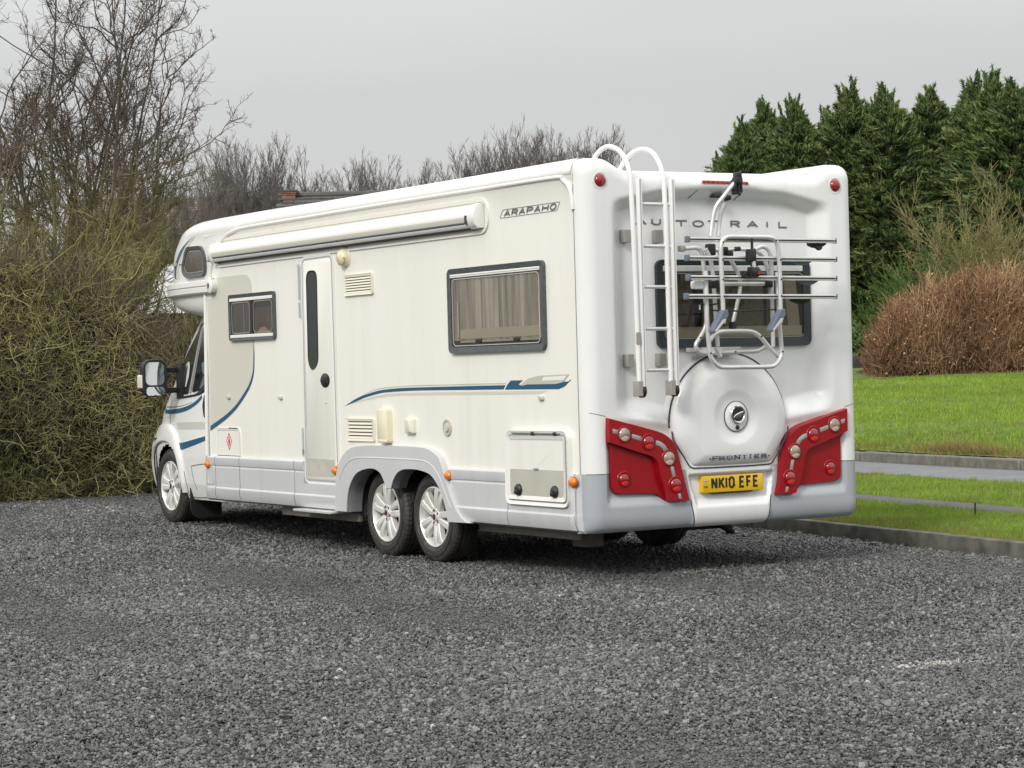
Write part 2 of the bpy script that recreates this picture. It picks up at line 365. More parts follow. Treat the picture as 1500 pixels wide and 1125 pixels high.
# near kerb: long concrete edging pieces
kerb = bpy.data.objects.new('kerb', None); C.objects.link(kerb); tag(kerb, kind='structure')
def bar_nt(n0, n1, t0, t1, z0, z1, jit=.004):
    j = lambda: random.uniform(-jit, jit)
    a = [(n0,t0),(n1,t0),(n1,t1),(n0,t1)]
    mb = MB(); mb.add([(*ne(n, t), z0) for n, t in a]+[(*ne(n+j(), t), z1+j()) for n, t in a], [(0,3,2,1),(4,5,6,7),(0,1,5,4),(1,2,6,5),(2,3,7,6),(3,0,4,7)])
    return mb
t = -13.
while t < 20:
    ln = 2.4; o = obj('edging_slab', bar_nt(3.27, 3.37, t+.004, t+ln-.004, -.1, .122), KERBM, kerb, bev=.012); t += ln
road_kerb = bpy.data.objects.new('road_kerb', None); C.objects.link(road_kerb); tag(road_kerb, kind='structure')
t = -6.
while t < 34:
    o = obj('kerb_stone', bar_nt(9.45+random.uniform(0, .012), 9.60, t+.009, t+.905, .0, .232, .007), KERB2, road_kerb, bev=.016, bseg=1); t += .914

# ------------------------------------------------------------------ gravel and grass
def scatter(name, pts, scl, rot, tint, m, radius, variants=5, jit=.34):
    me = bpy.data.meshes.new(name); me.vertices.add(len(pts)); me.vertices.foreach_set('co', np.asarray(pts, np.float32).ravel())
    for an, ty, da, key in (('scl','FLOAT_VECTOR',scl,'vector'),('rot','FLOAT_VECTOR',rot,'vector'),('tint','FLOAT',tint,'value')):
        a = me.attributes.new(an, ty, 'POINT'); a.data.foreach_set(key, np.asarray(da, np.float32).ravel())
    o = bpy.data.objects.new(name, me); link(o); me.materials.append(m)
    g = bpy.data.node_groups.new(name, 'GeometryNodeTree'); g.interface.new_socket('Geometry', in_out='INPUT', socket_type='NodeSocketGeometry'); g.interface.new_socket('Geometry', in_out='OUTPUT', socket_type='NodeSocketGeometry')
    n = g.nodes; l = g.links; gi = n.new('NodeGroupInput'); go = n.new('NodeGroupOutput')
    g2i = n.new('GeometryNodeGeometryToInstance')
    for k in range(variants):
        ico = n.new('GeometryNodeMeshIcoSphere'); ico.inputs['Radius'].default_value = radius; ico.inputs['Subdivisions'].default_value = 1
        rv = n.new('FunctionNodeRandomValue'); rv.data_type = 'FLOAT_VECTOR'; rv.inputs[0].default_value = (-radius*jit,)*3; rv.inputs[1].default_value = (radius*jit,)*3; rv.inputs['Seed'].default_value = k*13+5
        sp = n.new('GeometryNodeSetPosition'); l.new(ico.outputs[0], sp.inputs['Geometry']); l.new(rv.outputs[0], sp.inputs['Offset'])
        sm = n.new('GeometryNodeSetMaterial'); sm.inputs['Material'].default_value = m; l.new(sp.outputs[0], sm.inputs['Geometry']); 
        shd = n.new('GeometryNodeSetShadeSmooth'); shd.inputs['Shade Smooth'].default_value = False; l.new(sm.outputs[0], shd.inputs[0])
        l.new(shd.outputs[0], g2i.inputs[0])
    m2p = n.new('GeometryNodeMeshToPoints'); l.new(gi.outputs[0], m2p.inputs[0])
    iop = n.new('GeometryNodeInstanceOnPoints'); iop.inputs['Pick Instance'].default_value = True
    l.new(m2p.outputs[0], iop.inputs['Points']); l.new(g2i.outputs[0], iop.inputs['Instance'])
    for an, sock in (('rot','Rotation'),('scl','Scale')):
        na = n.new('GeometryNodeInputNamedAttribute'); na.data_type = 'FLOAT_VECTOR'; na.inputs['Name'].default_value = an; l.new(na.outputs[0], iop.inputs[sock])
    l.new(iop.outputs[0], go.inputs[0])
    md = o.modifiers.new('scatter', 'NODES'); md.node_group = g
    return o
A2 = np.array([math.sin(YAW), math.cos(YAW)]); R2 = np.array([math.cos(YAW), -math.sin(YAW)]); C2 = np.array([CP.x, CP.y])
def field(d0, d1, dens, side, hw=.236):
    """random points on the ground between two distances from the viewpoint"""
    a = hw*(d0+d1)*(d1-d0) + 2*side*(d1-d0); k = int(a*dens*1.15)
    d = np.sqrt(rng.uniform(d0*d0, d1*d1, k)); x = rng.uniform(-1, 1, k)*(hw*d+side)
    return C2 + d[:, None]*A2 + x[:, None]*R2
GRAV = tint_mat('gravel_stone', [(0, (.020, .020, .021)), (.30, (.074, .075, .076)), (.66, (.170, .171, .167)), (.92, (.28, .276, .26)), (1, (.46, .44, .40))], .42, 'INSTANCER', .5, bump=.4, bscale=300)
P = np.vstack([field(6.8, 12, 5000, 1.7), field(12, 17.5, 4000, 1.5), field(17.5, 29.5, 2100, 1.1)])
nc = P@E_N; P = P[(nc < 3.262)]
hedge_y = 13.4
P = P[P[:, 1] < hedge_y+.6]
k = len(P); dist = (P-C2)@A2
big = np.where(dist > 17.5, 1.22, 1.)
low = .5+.5*np.sin(P[:, 0]*1.9+1.3*np.sin(P[:, 1]*.9))*np.sin(P[:, 1]*1.3+.7*np.sin(P[:, 0]*1.4))
sz = rng.lognormal(0, .32, k)*big*np.where(rng.random(k) < .02, 1.4, 1)*(.86+.28*low)
scl = np.stack([sz*rng.uniform(.85, 1.35, k), sz*rng.uniform(.7, 1.1, k), sz*rng.uniform(.5, .95, k)], 1)
rot = np.stack([rng.normal(0, .5, k), rng.normal(0, .5, k), rng.uniform(0, 6.28, k)], 1)
undul = .012*np.sin(P[:, 0]*2.1+.8*P[:, 1])*np.sin(P[:, 1]*2.6-.5*P[:, 0])
ptz = gz_gravel(P[:, 1]) + rng.uniform(-.009, .010, k) + undul*.5
tnt = np.clip(rng.beta(1.25, 1.6, k)*.86 + .07*low-.02 + np.where(rng.random(k) < .012, .25, 0), 0, 1)
trk = ss(.55, .9, .5+.5*np.sin((P@E_N)*3.0+.5*np.sin((P@E_AL)*.45))*np.sin((P@E_AL)*.33+1.2)); tnt = tnt*(1-.45*trk)+.36*.45*trk; scl = scl*(1-.20*trk)[:, None]; ptz = ptz-.004*trk     # faint worn wheel tracks
pale_streak = (((P-np.array([-1.03, -4.63]))@R2)/.32)**2 + (((P-np.array([-1.03, -4.63]))@A2 + .05*np.sin(P[:, 0]*9))/.10)**2  # small streak where the tint of the stones is raised to pale
tnt = np.where(pale_streak < rng.uniform(-.5, 1.0, k), np.maximum(tnt, .955), tnt)
grav = scatter('gravel', np.column_stack([P, ptz]), scl, rot, tnt, GRAV, .0074)
tag(grav, 'loose grey crushed gravel covering the parking area', 'gravel', kind='stuff')

GRASS = tint_mat('grass_blade', [(0, (.27, .20, .08)), (.18, (.20, .21, .05)), (.48, (.19, .30, .045)), (.8, (.27, .395, .055)), (1, (.36, .46, .08))], .6, 'GEOMETRY', .25, trans=.25)
def blades(name, P, z, h, wd, tint, lean=.5):
    k = len(P); a = rng.uniform(0, 6.28, k); dx = np.cos(a)*wd; dy = np.sin(a)*wd; hh = h*rng.uniform(.5, 1.3, k); b = rng.uniform(0, 6.28, k); le = hh*lean*rng.uniform(.2, 1.2, k)
    V = np.empty((k, 3, 3)); V[:, 0] = np.stack([P[:,0]-dx, P[:,1]-dy, z-.01], 1); V[:, 1] = np.stack([P[:,0]+dx, P[:,1]+dy, z-.01], 1)
    V[:, 2] = np.stack([P[:,0]+np.cos(b)*le, P[:,1]+np.sin(b)*le, z+hh], 1)
    o = np_mesh(name, V.reshape(-1, 3), np.arange(3*k).reshape(-1, 3), GRASS, tint=np.repeat(np.clip(tint, 0, 1), 3)); return o
def strip(n0, n1, t0, t1, k): 
    n = rng.uniform(n0, n1, k); t = rng.uniform(t0, t1, k); return np.outer(n, E_N)+np.outer(t, E_AL), n, t
def patch(n, t, s=1.): return .5+.25*np.sin(n*1.7*s+1.1*np.sin(t*1.3*s))+.25*np.sin(t*2.3*s+n*.9*s)
def turf(name, n0, n1, t0, t1, tufts, per, spread, zf, h, wd, tf, ef, label):
    c, cn, ct = strip(n0, n1, t0, t1, tufts); k = tufts*per; ix = np.repeat(np.arange(tufts), per)
    P_ = c[ix]+rng.normal(0, spread, (k, 2)); n_ = np.clip(P_@E_N, n0, n1); t_ = P_@E_AL; P_ = np.outer(n_, E_N)+np.outer(t_, E_AL)
    th = rng.lognormal(0, .35, tufts)[ix]*h; tint = tf(n_, t_)+rng.normal(0, .13, tufts)[ix]+rng.normal(0, .10, k)-ef(n_)*rng.random(k)**.6
    tint = np.where(rng.random(tufts)[ix] < .05, tint-.45, tint)
    tag(blades(name, P_, zf(n_, t_), th, wd, tint, .8), label, 'grass', kind='stuff')
# verge by the gravel
ed = lambda n, e0, w0, a0: a0*np.exp(-np.abs(n-e0)/w0)
turf('verge_grass', 3.39, 5.17, -7, 9, 15000, 11, .022, lambda n, t: .085+.012*patch(n, t, 1.5)+ed(n, 3.39, .2, .012), .026, .0038, lambda n, t: .42+.30*patch(n, t, 1.8)-.12*patch(n, t, 5), lambda n: ed(n, 3.39, .35, .55), 'rough mossy green grass of the verge beside the gravel kerb')
turf('roadside_grass', 5.61, 7.90, -6, 14, 14000, 10, .028, lambda n, t: .085+.012*patch(n, t), .030, .005, lambda n, t: .45+.30*patch(n, t, 1.5)-.10*patch(n, t, 4.3), lambda n: ed(n, 5.61, .15, .5)+ed(n, 7.9, .2, .5), 'green grass strip between the narrow path and the road')
turf('hill_grass', 9.66, 24.5, -2, 28, 42000, 9, .05, lambda n, t: gz_lawn(n, t)+.005, .048, .0085, lambda n, t: .46+.22*patch(n, t, .6)+.22*patch(n, t, 2.6)-.12*patch(n, t, 6.1), lambda n: ed(n, 9.66, .4, .9), 'bright green mown grass on the slope beyond the road')
#SPLIT-VAN

# ================================================================== the motorhome
van = thing('motorhome', 'cream and white twin-axle motorhome with ladder and folded bike rack on gravel', 'motorhome', (CV, 4.2, 0))
def ztop(v):
    wv = np.abs(np.asarray(v, float)-CV)
    return 2.822 + .078*ss(.78, .99, wv) - .012*ss(1.06, 1.18, wv)
# --- living-area shell: cross-sections swept along the length
def section(dz):
    s = [(0.0, .725), (0, 1.5), (0, 2.5), (0, 2.74), (-.008, 2.765), (-.012, 2.80)]
    for i in range(7):
        a = PI - PI/2*i/6; s.append((.085+.097*math.cos(a), 2.80+dz+.10*math.sin(a)))
    for v in np.linspace(.12, CV, 16): s.append((float(v), float(ztop(v))+dz))
    full = s + [(W-v, z) for v, z in s[::-1][1:]]
    return full
mb = MB(); rows = []
for u, dz in ((.115, 0), (1, 0), (2, 0), (3, 0), (4, .004), (5, .010), (5.6, .0), (6.0, -.02), (6.44, -.05)):
    rows.append([(v, u, z) for v, z in section(dz)])
mb.grid(rows); k = len(rows[0])
mb.f.append(tuple(range(k))); mb.m.append(0); mb.f.append(tuple((len(rows)-1)*k+i for i in range(k))); mb.m.append(0)
mb.f += [(i*k, (i+1)*k, (i+1)*k+k-1, i*k+k-1) for i in range(len(rows)-1)]; mb.m += [0]*(len(rows)-1)
for i, f in enumerate(mb.f):
    if len(f) == 4 and min(mb.v[a][2] for a in f) > 2.76: mb.m[i] = 1
obj('body', mb, [CREAM, WHITE], van, sharp=30)
# white roof edge moulding above the trim line, both sides
mb = MB()
for sg in (0, 1):
    rows = []
    for u, dz in ((.112, 0), (2, 0), (4, .004), (5, .010), (5.62, 0)):
        r_ = [(-.001, 2.786), (-.012, 2.79)]
        for i in range(9):
            a = PI - PI/2*i/8*1.15; r_.append((.085+.103*math.cos(a), 2.80+dz+.106*math.sin(a)))
        rows.append([((v if sg == 0 else W-v), u, z) for v, z in r_])
    mb.grid(rows)
obj('roof_edge_moulding', mb, WHITE, van, sharp=50)
# --- over-cab
def outline(uapp, v0, zoff=0, n=3.0, u0=6.35, ub=6.3, k=26, vref=0.):
    """plan outline whose left-front corner reaches the measured silhouette"""
    H = CV - v0
    def app(a):
        th = np.linspace(0, PI/2, 60); vv = CV - H*np.cos(th)**(2/n); uu = u0 + a*np.sin(th)**(2/n)
        return (uu-1.678*(vv-vref)).max()
    lo, hi = .05, 4.
    for _ in range(40):
        m_ = (lo+hi)/2
        if app(m_) < uapp: lo = m_
        else: hi = m_
    a = lo; half = [(v0, ub), (v0, (ub+u0)/2)]
    for th in np.linspace(0, PI/2, k): half.append((CV - H*math.cos(th)**(2/n), u0 + a*math.sin(th)**(2/n)))
    return half + [(W-v, u) for v, u in half[::-1][1:]]
lev = [(2.045, 6.62, .07, 6.33), (2.06, 6.80, .04, 6.33), (2.105, 7.12, .012, 6.33), (2.16, 7.31, .0, 6.33), (2.24, 7.375, -.006, 6.33), (2.36, 7.36, -.008, 6.33), (2.42, 7.352, -.008, 6.31), (2.50, 7.342, -.008, 6.275),
       (2.57, 7.322, -.008, 6.22), (2.64, 7.292, -.008, 6.155), (2.70, 7.238, -.008, 6.04), (2.75, 7.17, -.009, 5.9), (2.79, 7.11, -.014, 5.7), (2.82, 7.055, -.017, 5.55), (2.85, 6.985, -.006, 5.5), (2.875, 6.90, .016, 5.45), (2.897, 6.82, .048, 5.4), (2.917, 6.70, .095, 5.25), (2.933, 6.55, .16, 5.05), (2.944, 6.38, .25, 4.9), (2.951, 6.15, .36, 4.75), (2.956, 5.85, .5, 4.65), (2.958, 5.6, .65, 4.6)]
mb = MB(); rows = []
for z, ua, v0, ub in lev: rows.append([(v, u, z) for v, u in outline(ua, v0, ub=ub, u0=min(6.35, ua-.35))])
mb.grid(rows, True); k = len(rows[0]); mb.f.append(tuple(range(k))); mb.f.append(tuple((len(rows)-1)*k+i for i in range(k))); mb.m += [0, 0]
oc = obj('overcab', mb, WHITE, van, sharp=60)
class Surf:
    """left side of a lofted shell, addressed by the position measured on the plane v = vref"""
    def __init__(s, zs, rows, vref):
        s.z = np.array(zs); s.h = [np.array(r_)[:, :2] for r_ in rows]; s.vref = vref
    def at(s, ua, z, d=0.):
        i = int(np.clip(np.searchsorted(s.z, z)-1, 0, len(s.z)-2)); f = float(np.clip((z-s.z[i])/(s.z[i+1]-s.z[i]), 0, 1))
        h = s.h[i]*(1-f)+s.h[i+1]*f; a = h[:, 1]-1.678*(h[:, 0]-s.vref); k = int(a.argmax())+1
        u = float(np.interp(ua, a[:k], h[:k, 1])); v = float(np.interp(ua, a[:k], h[:k, 0]))
        j = int(np.clip(np.searchsorted(a[:k], ua), 1, k-1)); t_ = h[j]-h[j-1]; t_ = t_/max(1e-9, np.hypot(*t_))
        return (v - t_[1]*d, u + t_[0]*d, z)
OCS = Surf([l_[0] for l_ in lev], [r_[:28] for r_ in rows], 0.)
def OCF(u, z, d): return OCS.at(u, z, d)
# grab-rail style band round the over-cab
ol = outline(7.385, -.012, ub=6.20, u0=6.35)
mb = MB(); prof = [(0, 2.235), (.03, 2.236), (.045, 2.25), (.047, 2.295), (.043, 2.30), (.043, 2.306), (.047, 2.31), (.045, 2.352), (.03, 2.367), (0, 2.37)]
rows = []
n_ = len(ol)
for z_i, (d, z) in enumerate(prof):
    rr = []
    for i, (v, u) in enumerate(ol):
        p0 = Vector(ol[max(0, i-1)]); p1 = Vector(ol[min(n_-1, i+1)]); tn = (p1-p0).normalized(); rr.append((v - tn.y*d, u + tn.x*d, z))
    rows.append(rr)
mb.grid(rows); obj('overcab_band', mb, WHITE, van, sharp=40)
mb = MB(); rr = [[(v-(Vector(ol[min(n_-1,i+1)])-Vector(ol[max(0,i-1)])).normalized().y*.0455, u+(Vector(ol[min(n_-1,i+1)])-Vector(ol[max(0,i-1)])).normalized().x*.0455, z) for i, (v, u) in enumerate(ol)] for z in (2.300, 2.3055)]
mb.grid(rr); obj('band_line', mb, SEAMG, van)
mb = MB(); mb.prism(ell(6.24, 2.303, .068, .068, 24), SD, .0, .062, .012, .006); o = obj('band_end_cap', mb, WHITE, van, sharp=40)
mb = MB(); mb.prism(ell(6.25, 2.303, .018, .026, 14), SD, .062, .064); obj('cap_screw', mb, BLACK, o)
# trim strip framing the side
trim = [(.112, 2.55), (.118, 2.62), (.145, 2.70), (.234, 2.764), (.34, 2.785), (1.5, 2.788), (2.913, 2.791), (4.233, 2.788), (5.436, 2.787), (5.747, 2.772), (5.977, 2.728), (6.168, 2.631), (6.287, 2.482), (6.33, 2.372)]
mb = MB(); mb.tube([(-.008, u, z) for u, z in smooth(trim, 5)], .017, 8); obj('trim_strip', mb, WHITE, van, sharp=60)
mb = MB(); mb.tube([(-.001, .112, z) for z in np.linspace(.745, 2.72, 8)], .0035, 6); obj('rear_corner_seam', mb, SEAMG, van)
mb = MB(); mb.tube([(-.006, 6.45+(2.05-z)*.04, z) for z in np.linspace(.745, 2.235, 6)], .022, 8); obj('front_corner_trim', mb, WHITE, van, sharp=60)

# --- rear moulding as one relief surface
EDGE = .11
def relief(v, z):
    v = np.asarray(v, float); z = np.asarray(z, float); wv = np.abs(v-CV); e = CV-wv; zt = ztop(v)
    d = np.zeros(np.broadcast(v, z).shape)
    q = np.clip(EDGE-e, 0, EDGE); d = d - (EDGE-np.sqrt(np.maximum(0, EDGE**2-q**2)))
    q = np.clip(.11-(zt-z), 0, .11); d = d - .9*(.11-np.sqrt(np.maximum(0, .11**2-q**2)))
    m1 = 1-ss(.80, .955, wv)
    lip = 2.655 + .02*(1-ss(.15, .45, wv)) - .075*ss(.45, .95, wv)
    m2 = 1-ss(lip-.055, lip+.05, z)
    zl = 1.035+.11*np.clip((wv-.45)/.6, 0, 1.2); m3 = ss(zl, zl+.16, z)
    d = d - .105*m1*m2*m3
    d = d + .022*(1-ss(.17, .36, wv))*ss(2.60, 2.67, z)*(1-ss(2.745, 2.80, z))       # housing of the high brake light
    d = d - .035*ss(.40, .46, wv)*(1-ss(1.0, 1.045, wv))*ss(.505, .585, z)*(1-ss(1.0, 1.12, z))   # scoop round the lamps
    d = d + .016*(1-ss(.315+.10*ss(.6, 1.05, z), .345+.10*ss(.6, 1.05, z), wv))*(1-ss(1.0, 1.2, z))  # centre column
    rw = np.maximum(np.abs(v-1.19)-.30-.045*ss(.48, .72, z), 0)
    d = d - .045*(1-ss(0, .03, rw))*ss(.468, .53, z)*(1-ss(.700, .706, z))                 # number plate recess
    q = np.clip(.12-(z-.335), 0, .12); d = d - .55*(.12-np.sqrt(np.maximum(0, .12**2-q**2)))
    return d
vv = np.unique(np.concatenate([EDGE*(1-np.cos(np.linspace(0, PI/2, 14))), np.linspace(EDGE, W-EDGE, 180), W-EDGE*(1-np.cos(np.linspace(0, PI/2, 14)))]).round(5))
tt = np.concatenate([np.linspace(0, .05, 8), np.linspace(.05, .95, 190)[1:], .95+.05*np.sin(np.linspace(0, PI/2, 12))[1:]])
VV = np.repeat(vv[None], len(tt), 0); ZZ = .335 + tt[:, None]*(ztop(vv)[None]-.335); DD = relief(VV, ZZ)
bm = bmesh.new(); gv = [[bm.verts.new((float(VV[i, j]), float(-DD[i, j]), float(ZZ[i, j]))) for j in range(len(vv))] for i in range(len(tt))]
for i in range(len(tt)-1):
    for j in range(len(vv)-1): bm.faces.new((gv[i][j], gv[i][j+1], gv[i+1][j+1], gv[i+1][j]))
for pco, pno in (((0, 0, .742), (0, 0, 1)), ((.80, 0, .72), (1, 0, .17)), ((W-.80, 0, .72), (-1, 0, .17))):
    bmesh.ops.bisect_plane(bm, geom=bm.verts[:]+bm.edges[:]+bm.faces[:], plane_co=pco, plane_no=pno)
bmesh.ops.recalc_face_normals(bm, faces=bm.faces)
def wcol(z): return CV-(.80-.17*(z-.72))
def part_of(f):
    c = f.calc_center_median()
    if c.z > .742 or abs(c.x-CV) < wcol(c.z)-1e-4: return 0
    return 1 if c.x < CV else 2
for pid, nm, m_ in ((0, 'rear_panel', REARW), (1, 'rear_bumper', GREY_SHADED), (2, 'rear_bumper', GREY_SHADED)):
    b2_ = bm.copy(); bmesh.ops.delete(b2_, geom=[f for f in b2_.faces if part_of(f) != pid], context='FACES')
    me = bpy.data.meshes.new(nm); b2_.to_mesh(me); b2_.free(); me.materials.append(m_); me.polygons.foreach_set('use_smooth', [True]*len(me.polygons))
    link(bpy.data.objects.new(nm, me), van)
bm.free()
def rd(v, z): return float(relief(np.array(v), np.array(z)))
# seams of the rear moulding
for sg in (0, 1):
    mx_ = lambda v: v if sg == 0 else W-v
    mb = MB(); mb.tube([(mx_(v), -rd(v, .742), .742) for v in np.concatenate([np.linspace(0, .11, 8), [.14, .175]])], .0035, 5)
    obj('bumper_seam', mb, SEAMG, van)
    mb = MB(); mb.tube([(mx_(.80-.17*(z-.72)), -rd(.80-.17*(z-.72), z), z) for z in np.linspace(.34, .53, 14)], .004, 5); obj('column_seam', mb, SEAM, van)
    mb = MB(); mb.tube([(mx_(v), -rd(v, 1.135+.24*(.141-v)) , 1.135+.24*(.141-v)) for v in np.linspace(.03, .141, 8)], .003, 5); obj('moulding_seam', mb, SEAMG, van)

# --- spare wheel cover
cov = [(1.18+.503*math.cos(math.radians(t_)), 1.055+.492*math.sin(math.radians(t_))) for t_ in np.linspace(90, 192, 30)]
cov += rpoly([cov[-1], (.76, .85), (.83, .752), (1.0, .748), (1.18, .748)], [0, .10, .03, .05, 0], 5)[1:]
cov = cov + [(W-v, z) for v, z in cov[::-1][1:-1]]
cc = (1.18, 1.08); mb = MB(); rows = []
for t_, d in ((1, -.115), (.997, -.05), (.985, -.008), (.965, .014), (.93, .028), (.87, .042), (.80, .053), (.76, .0585), (.74, .0605), (.72, .0615), (.67, .063)):
    rows.append([(cc[0]+(a-cc[0])*t_, -d, cc[1]+(b-cc[1])*t_) for a, b in cov])
for rr_, d in ((.200, .066), (.190, .0645), (.165, .057), (.14, .050), (.12, .047), (.10, .046)):
    n = len(cov); row = []
    for a, b in cov:
        an = math.atan2(b-cc[1], a-cc[0]); row.append((cc[0]+.012+rr_*math.cos(an), -d, 1.095+rr_*math.sin(an)))
    rows.append(row)
mb.grid(rows, True); mb.f.append(tuple(range((len(rows)-1)*len(cov), len(rows)*len(cov)))); mb.m.append(0)
spare = obj('spare_wheel_cover', mb, REARW, van, sharp=60)
mb = MB(); mb.tube([(a, .018+.0*b, b) for a, b in [(cc[0]+(x-cc[0])*1.004, cc[1]+(y-cc[1])*1.004) for x, y in cov] if b > 1.02], .006, 5); obj('cover_seam', mb, SEAM, spare)
mb = MB(); mb.tube([(cc[0]+(x-cc[0])*1.006, -.017, cc[1]+(y-cc[1])*1.006) for x, y in sorted([q for q in cov if q[1] < 1.02], key=lambda q: math.atan2(q[0]-cc[0], -(q[1]-cc[1])))], .0055, 5); obj('lower_seam_and_shadow', mb, SEAM, spare)  # side seams, plus the bottom shadow line painted as a dark tube
mb = MB(); mb.prism(ell(1.20, 1.10, .100, .105, 40), RD, .046, .058, .006, .004); lock = obj('badge_disc', mb, REARW, spare, sharp=40)
mb = MB(); mb.ring(ell(1.20, 1.10, .103, .108, 40), ell(1.20, 1.10, .0995, .1045, 40), RD, .05, .058); obj('badge_gap', mb, SEAM, spare)
mb = MB(); mb.lathe([(.062, .064), (.074, .063), (.080, .057), (.076, .050), (.073, .048), (.073, .001)], (1.205, 0, 1.113), 'y', 36, -1); obj('badge_emblem', mb, [CHROME], spare, sharp=40)
mb = MB(); mb.prism(ell(1.205, 1.113, .048, .048, 30), RD, .073, .0745); obj('emblem_face', mb, BLACK, spare)
wing = [(-.042, -.018), (-.02, -.026), (.012, -.018), (.034, .002), (.044, .022), (.02, .020), (-.004, .012), (-.026, .002)]
mb = MB(); mb.prism([(1.205+a, 1.110+b) for a, b in smooth(wing, 3, True)], RD, .0745, .080, .004, .003); obj('emblem_wing', mb, CHROME, spare, sharp=50)
for q in range(3):
    mb = MB(); mb.tube([(1.205+.036-.012*q, -.0805, 1.110+.014-.008*q), (1.205-.006-.010*q, -.0805, 1.110+.004-.009*q), (1.205-.034, -.0805, 1.110-.010-.004*q)], .0018, 4); obj('wing_feather', mb, BLACK, spare)
mb = MB(); mb.prism(ell(1.205, 1.022, .016, .016, 16), RD, .06, .066, .003, .002); obj('cover_lock', mb, BLACK, spare)

# --- stroke lettering
def arc(cx, cy, rx, ry, a0, a1, k=8): return [(cx+rx*math.cos(math.radians(a0+(a1-a0)*i/k)), cy+ry*math.sin(math.radians(a0+(a1-a0)*i/k))) for i in range(k+1)]
GL = {'A': [[(0,0),(.5,1),(1,0)], [(.2,.34),(.8,.34)]], 'R': [[(0,0),(0,1),(.6,1)]+arc(.62,.75,.36,.25,90,-90)+[(0,.5)], [(.45,.5),(1,0)]], 'P': [[(0,0),(0,1),(.6,1)]+arc(.62,.74,.36,.26,90,-90)+[(0,.48)]],
      'H': [[(0,0),(0,1)], [(1,0),(1,1)], [(0,.5),(1,.5)]], 'O': [arc(.5,.5,.5,.5,90,450,20)], 'U': [[(0,1),(0,.35)]+arc(.5,.35,.5,.35,180,360)+[(1,1)]], 'T': [[(0,1),(1,1)], [(.5,1),(.5,0)]],
      'I': [[(.5,0),(.5,1)]], 'L': [[(0,1),(0,0),(1,0)]], 'F': [[(0,0),(0,1),(1,1)], [(0,.52),(.85,.52)]], 'N': [[(0,0),(0,1)], [(.04,.97),(.96,.03)], [(1,0),(1,1)]], 'E': [[(1,1),(0,1),(0,0),(1,0)], [(0,.52),(.85,.52)]],
      'K': [[(0,0),(0,1)], [(1,1),(.05,.42)], [(.36,.60),(1,0)]], '1': [[(.5,0),(.5,1)]], '0': [[(0,.25),(0,.75)]+arc(.5,.75,.5,.25,180,0)+[(1,.25)]+arc(.5,.25,.5,.25,0,-180)[0:]]}
SER = {'F': [(0,0),(1,1),(.85,.52)], 'R': [(0,0),(1,0)], 'N': [(0,0),(0,1),(1,1)], 'T': [(.5,0)], 'I': [(.5,0),(.5,1)], 'E': [], 'O': []}
def stroke(mb, pts, wd, fm, d0, d1):
    n = len(pts); Lp, Rp = [], []; closed = n > 3 and (Vector(pts[0])-Vector(pts[-1])).length < 1e-4
    for i in range(n):
        p = Vector(pts[i]); a = Vector(pts[i-1]) if i else (Vector(pts[-2]) if closed else None); b = Vector(pts[i+1]) if i < n-1 else (Vector(pts[1]) if closed else None)
        t0 = (p-a).normalized() if a is not None else (b-p).normalized(); t1 = (b-p).normalized() if b is not None else t0
        m_ = (t0+t1); m_ = m_.normalized() if m_.length > .1 else t0; nn = Vector((-m_.y, m_.x)); q = wd/2/max(.45, nn.dot(Vector((-t0.y, t0.x))))
        Lp.append(p+nn*q); Rp.append(p-nn*q)
    vs_ = [fm(a.x, a.y, d1) for a in Lp]+[fm(a.x, a.y, d1) for a in Rp]+[fm(a.x, a.y, d0) for a in Lp]+[fm(a.x, a.y, d0) for a in Rp]; fs = []
    for i in range(n-1): fs += [(i, i+1, n+i+1, n+i), (i, 2*n+i, 2*n+i+1, i+1), (n+i, n+i+1, 3*n+i+1, 3*n+i)]
    if not closed: fs += [(0, n, 3*n, 2*n), (n-1, 3*n-1, 4*n-1, 2*n-1)]
    mb.add(vs_, fs)
def letter(ch, a0, a1, b0, b1, wd, fm, d, m_, parent, shear=0, serif=0, name='letter'):
    mb = MB(); iw = wd/2; dirn = 1 if a1 > a0 else -1; aw = abs(a1-a0)
    q = lambda x, y: (a0+dirn*(iw*(ch not in 'I1')+x*(aw-2*iw*(ch not in 'I1')) + shear*(y-.5)*(b1-b0)), b0+iw*.9+y*(b1-b0-1.8*iw))
    k_ = 0
    for st in GL[ch]:
        stroke(mb, [q(x, y) for x, y in st], wd, fm, d-.001, d+.0006*k_+.002); k_ += 1
    if serif:
        for x, y in SER.get(ch, []):
            cx_, cy_ = q(x, y); stroke(mb, [(cx_-serif, cy_), (cx_+serif, cy_)], wd*.7, fm, d-.001, d+.0006*k_+.002); k_ += 1
    return obj(name, mb, m_, parent, sharp=None)
xs_ = [(.494, .592), (.640, .735), None, (.829, .937), (.987, 1.079), (1.115, 1.215), (1.315, 1.40), (1.46, 1.555), (1.600, 1.638), (1.735, 1.817)]
for ch, (a, b), y in (('A', (.494, .592), 2.4475), ('U', (.632, .712), 2.447), ('T', (.752, .815), 0), ('O', (0, 0), 0))[:2]: letter(ch, a, b, y, y+.049, .011, RD, -.103, LETTER, van)
for ch, a, b in (('T', .829, .937), ('O', .980, 1.079), ('T', 1.110, 1.215), ('R', 1.310, 1.395), ('A', 1.455, 1.555), ('I', 1.610, 1.660), ('L', 1.737, 1.817)): letter(ch, a, b, 2.437, 2.486, .011, RD, -.103, LETTER, van)
fx = np.linspace(.988, 1.44, 9)
for ch, a in zip('FRONTIER', [.987, 1.046, 1.106, 1.176, 1.240, 1.304, 1.350, 1.412]):
    letter(ch, a, a+(.024 if ch == 'I' else .046 if ch != 'O' else .054),   .7975, .828, .0056, RD, .0555, NAVY, spare, serif=.009)
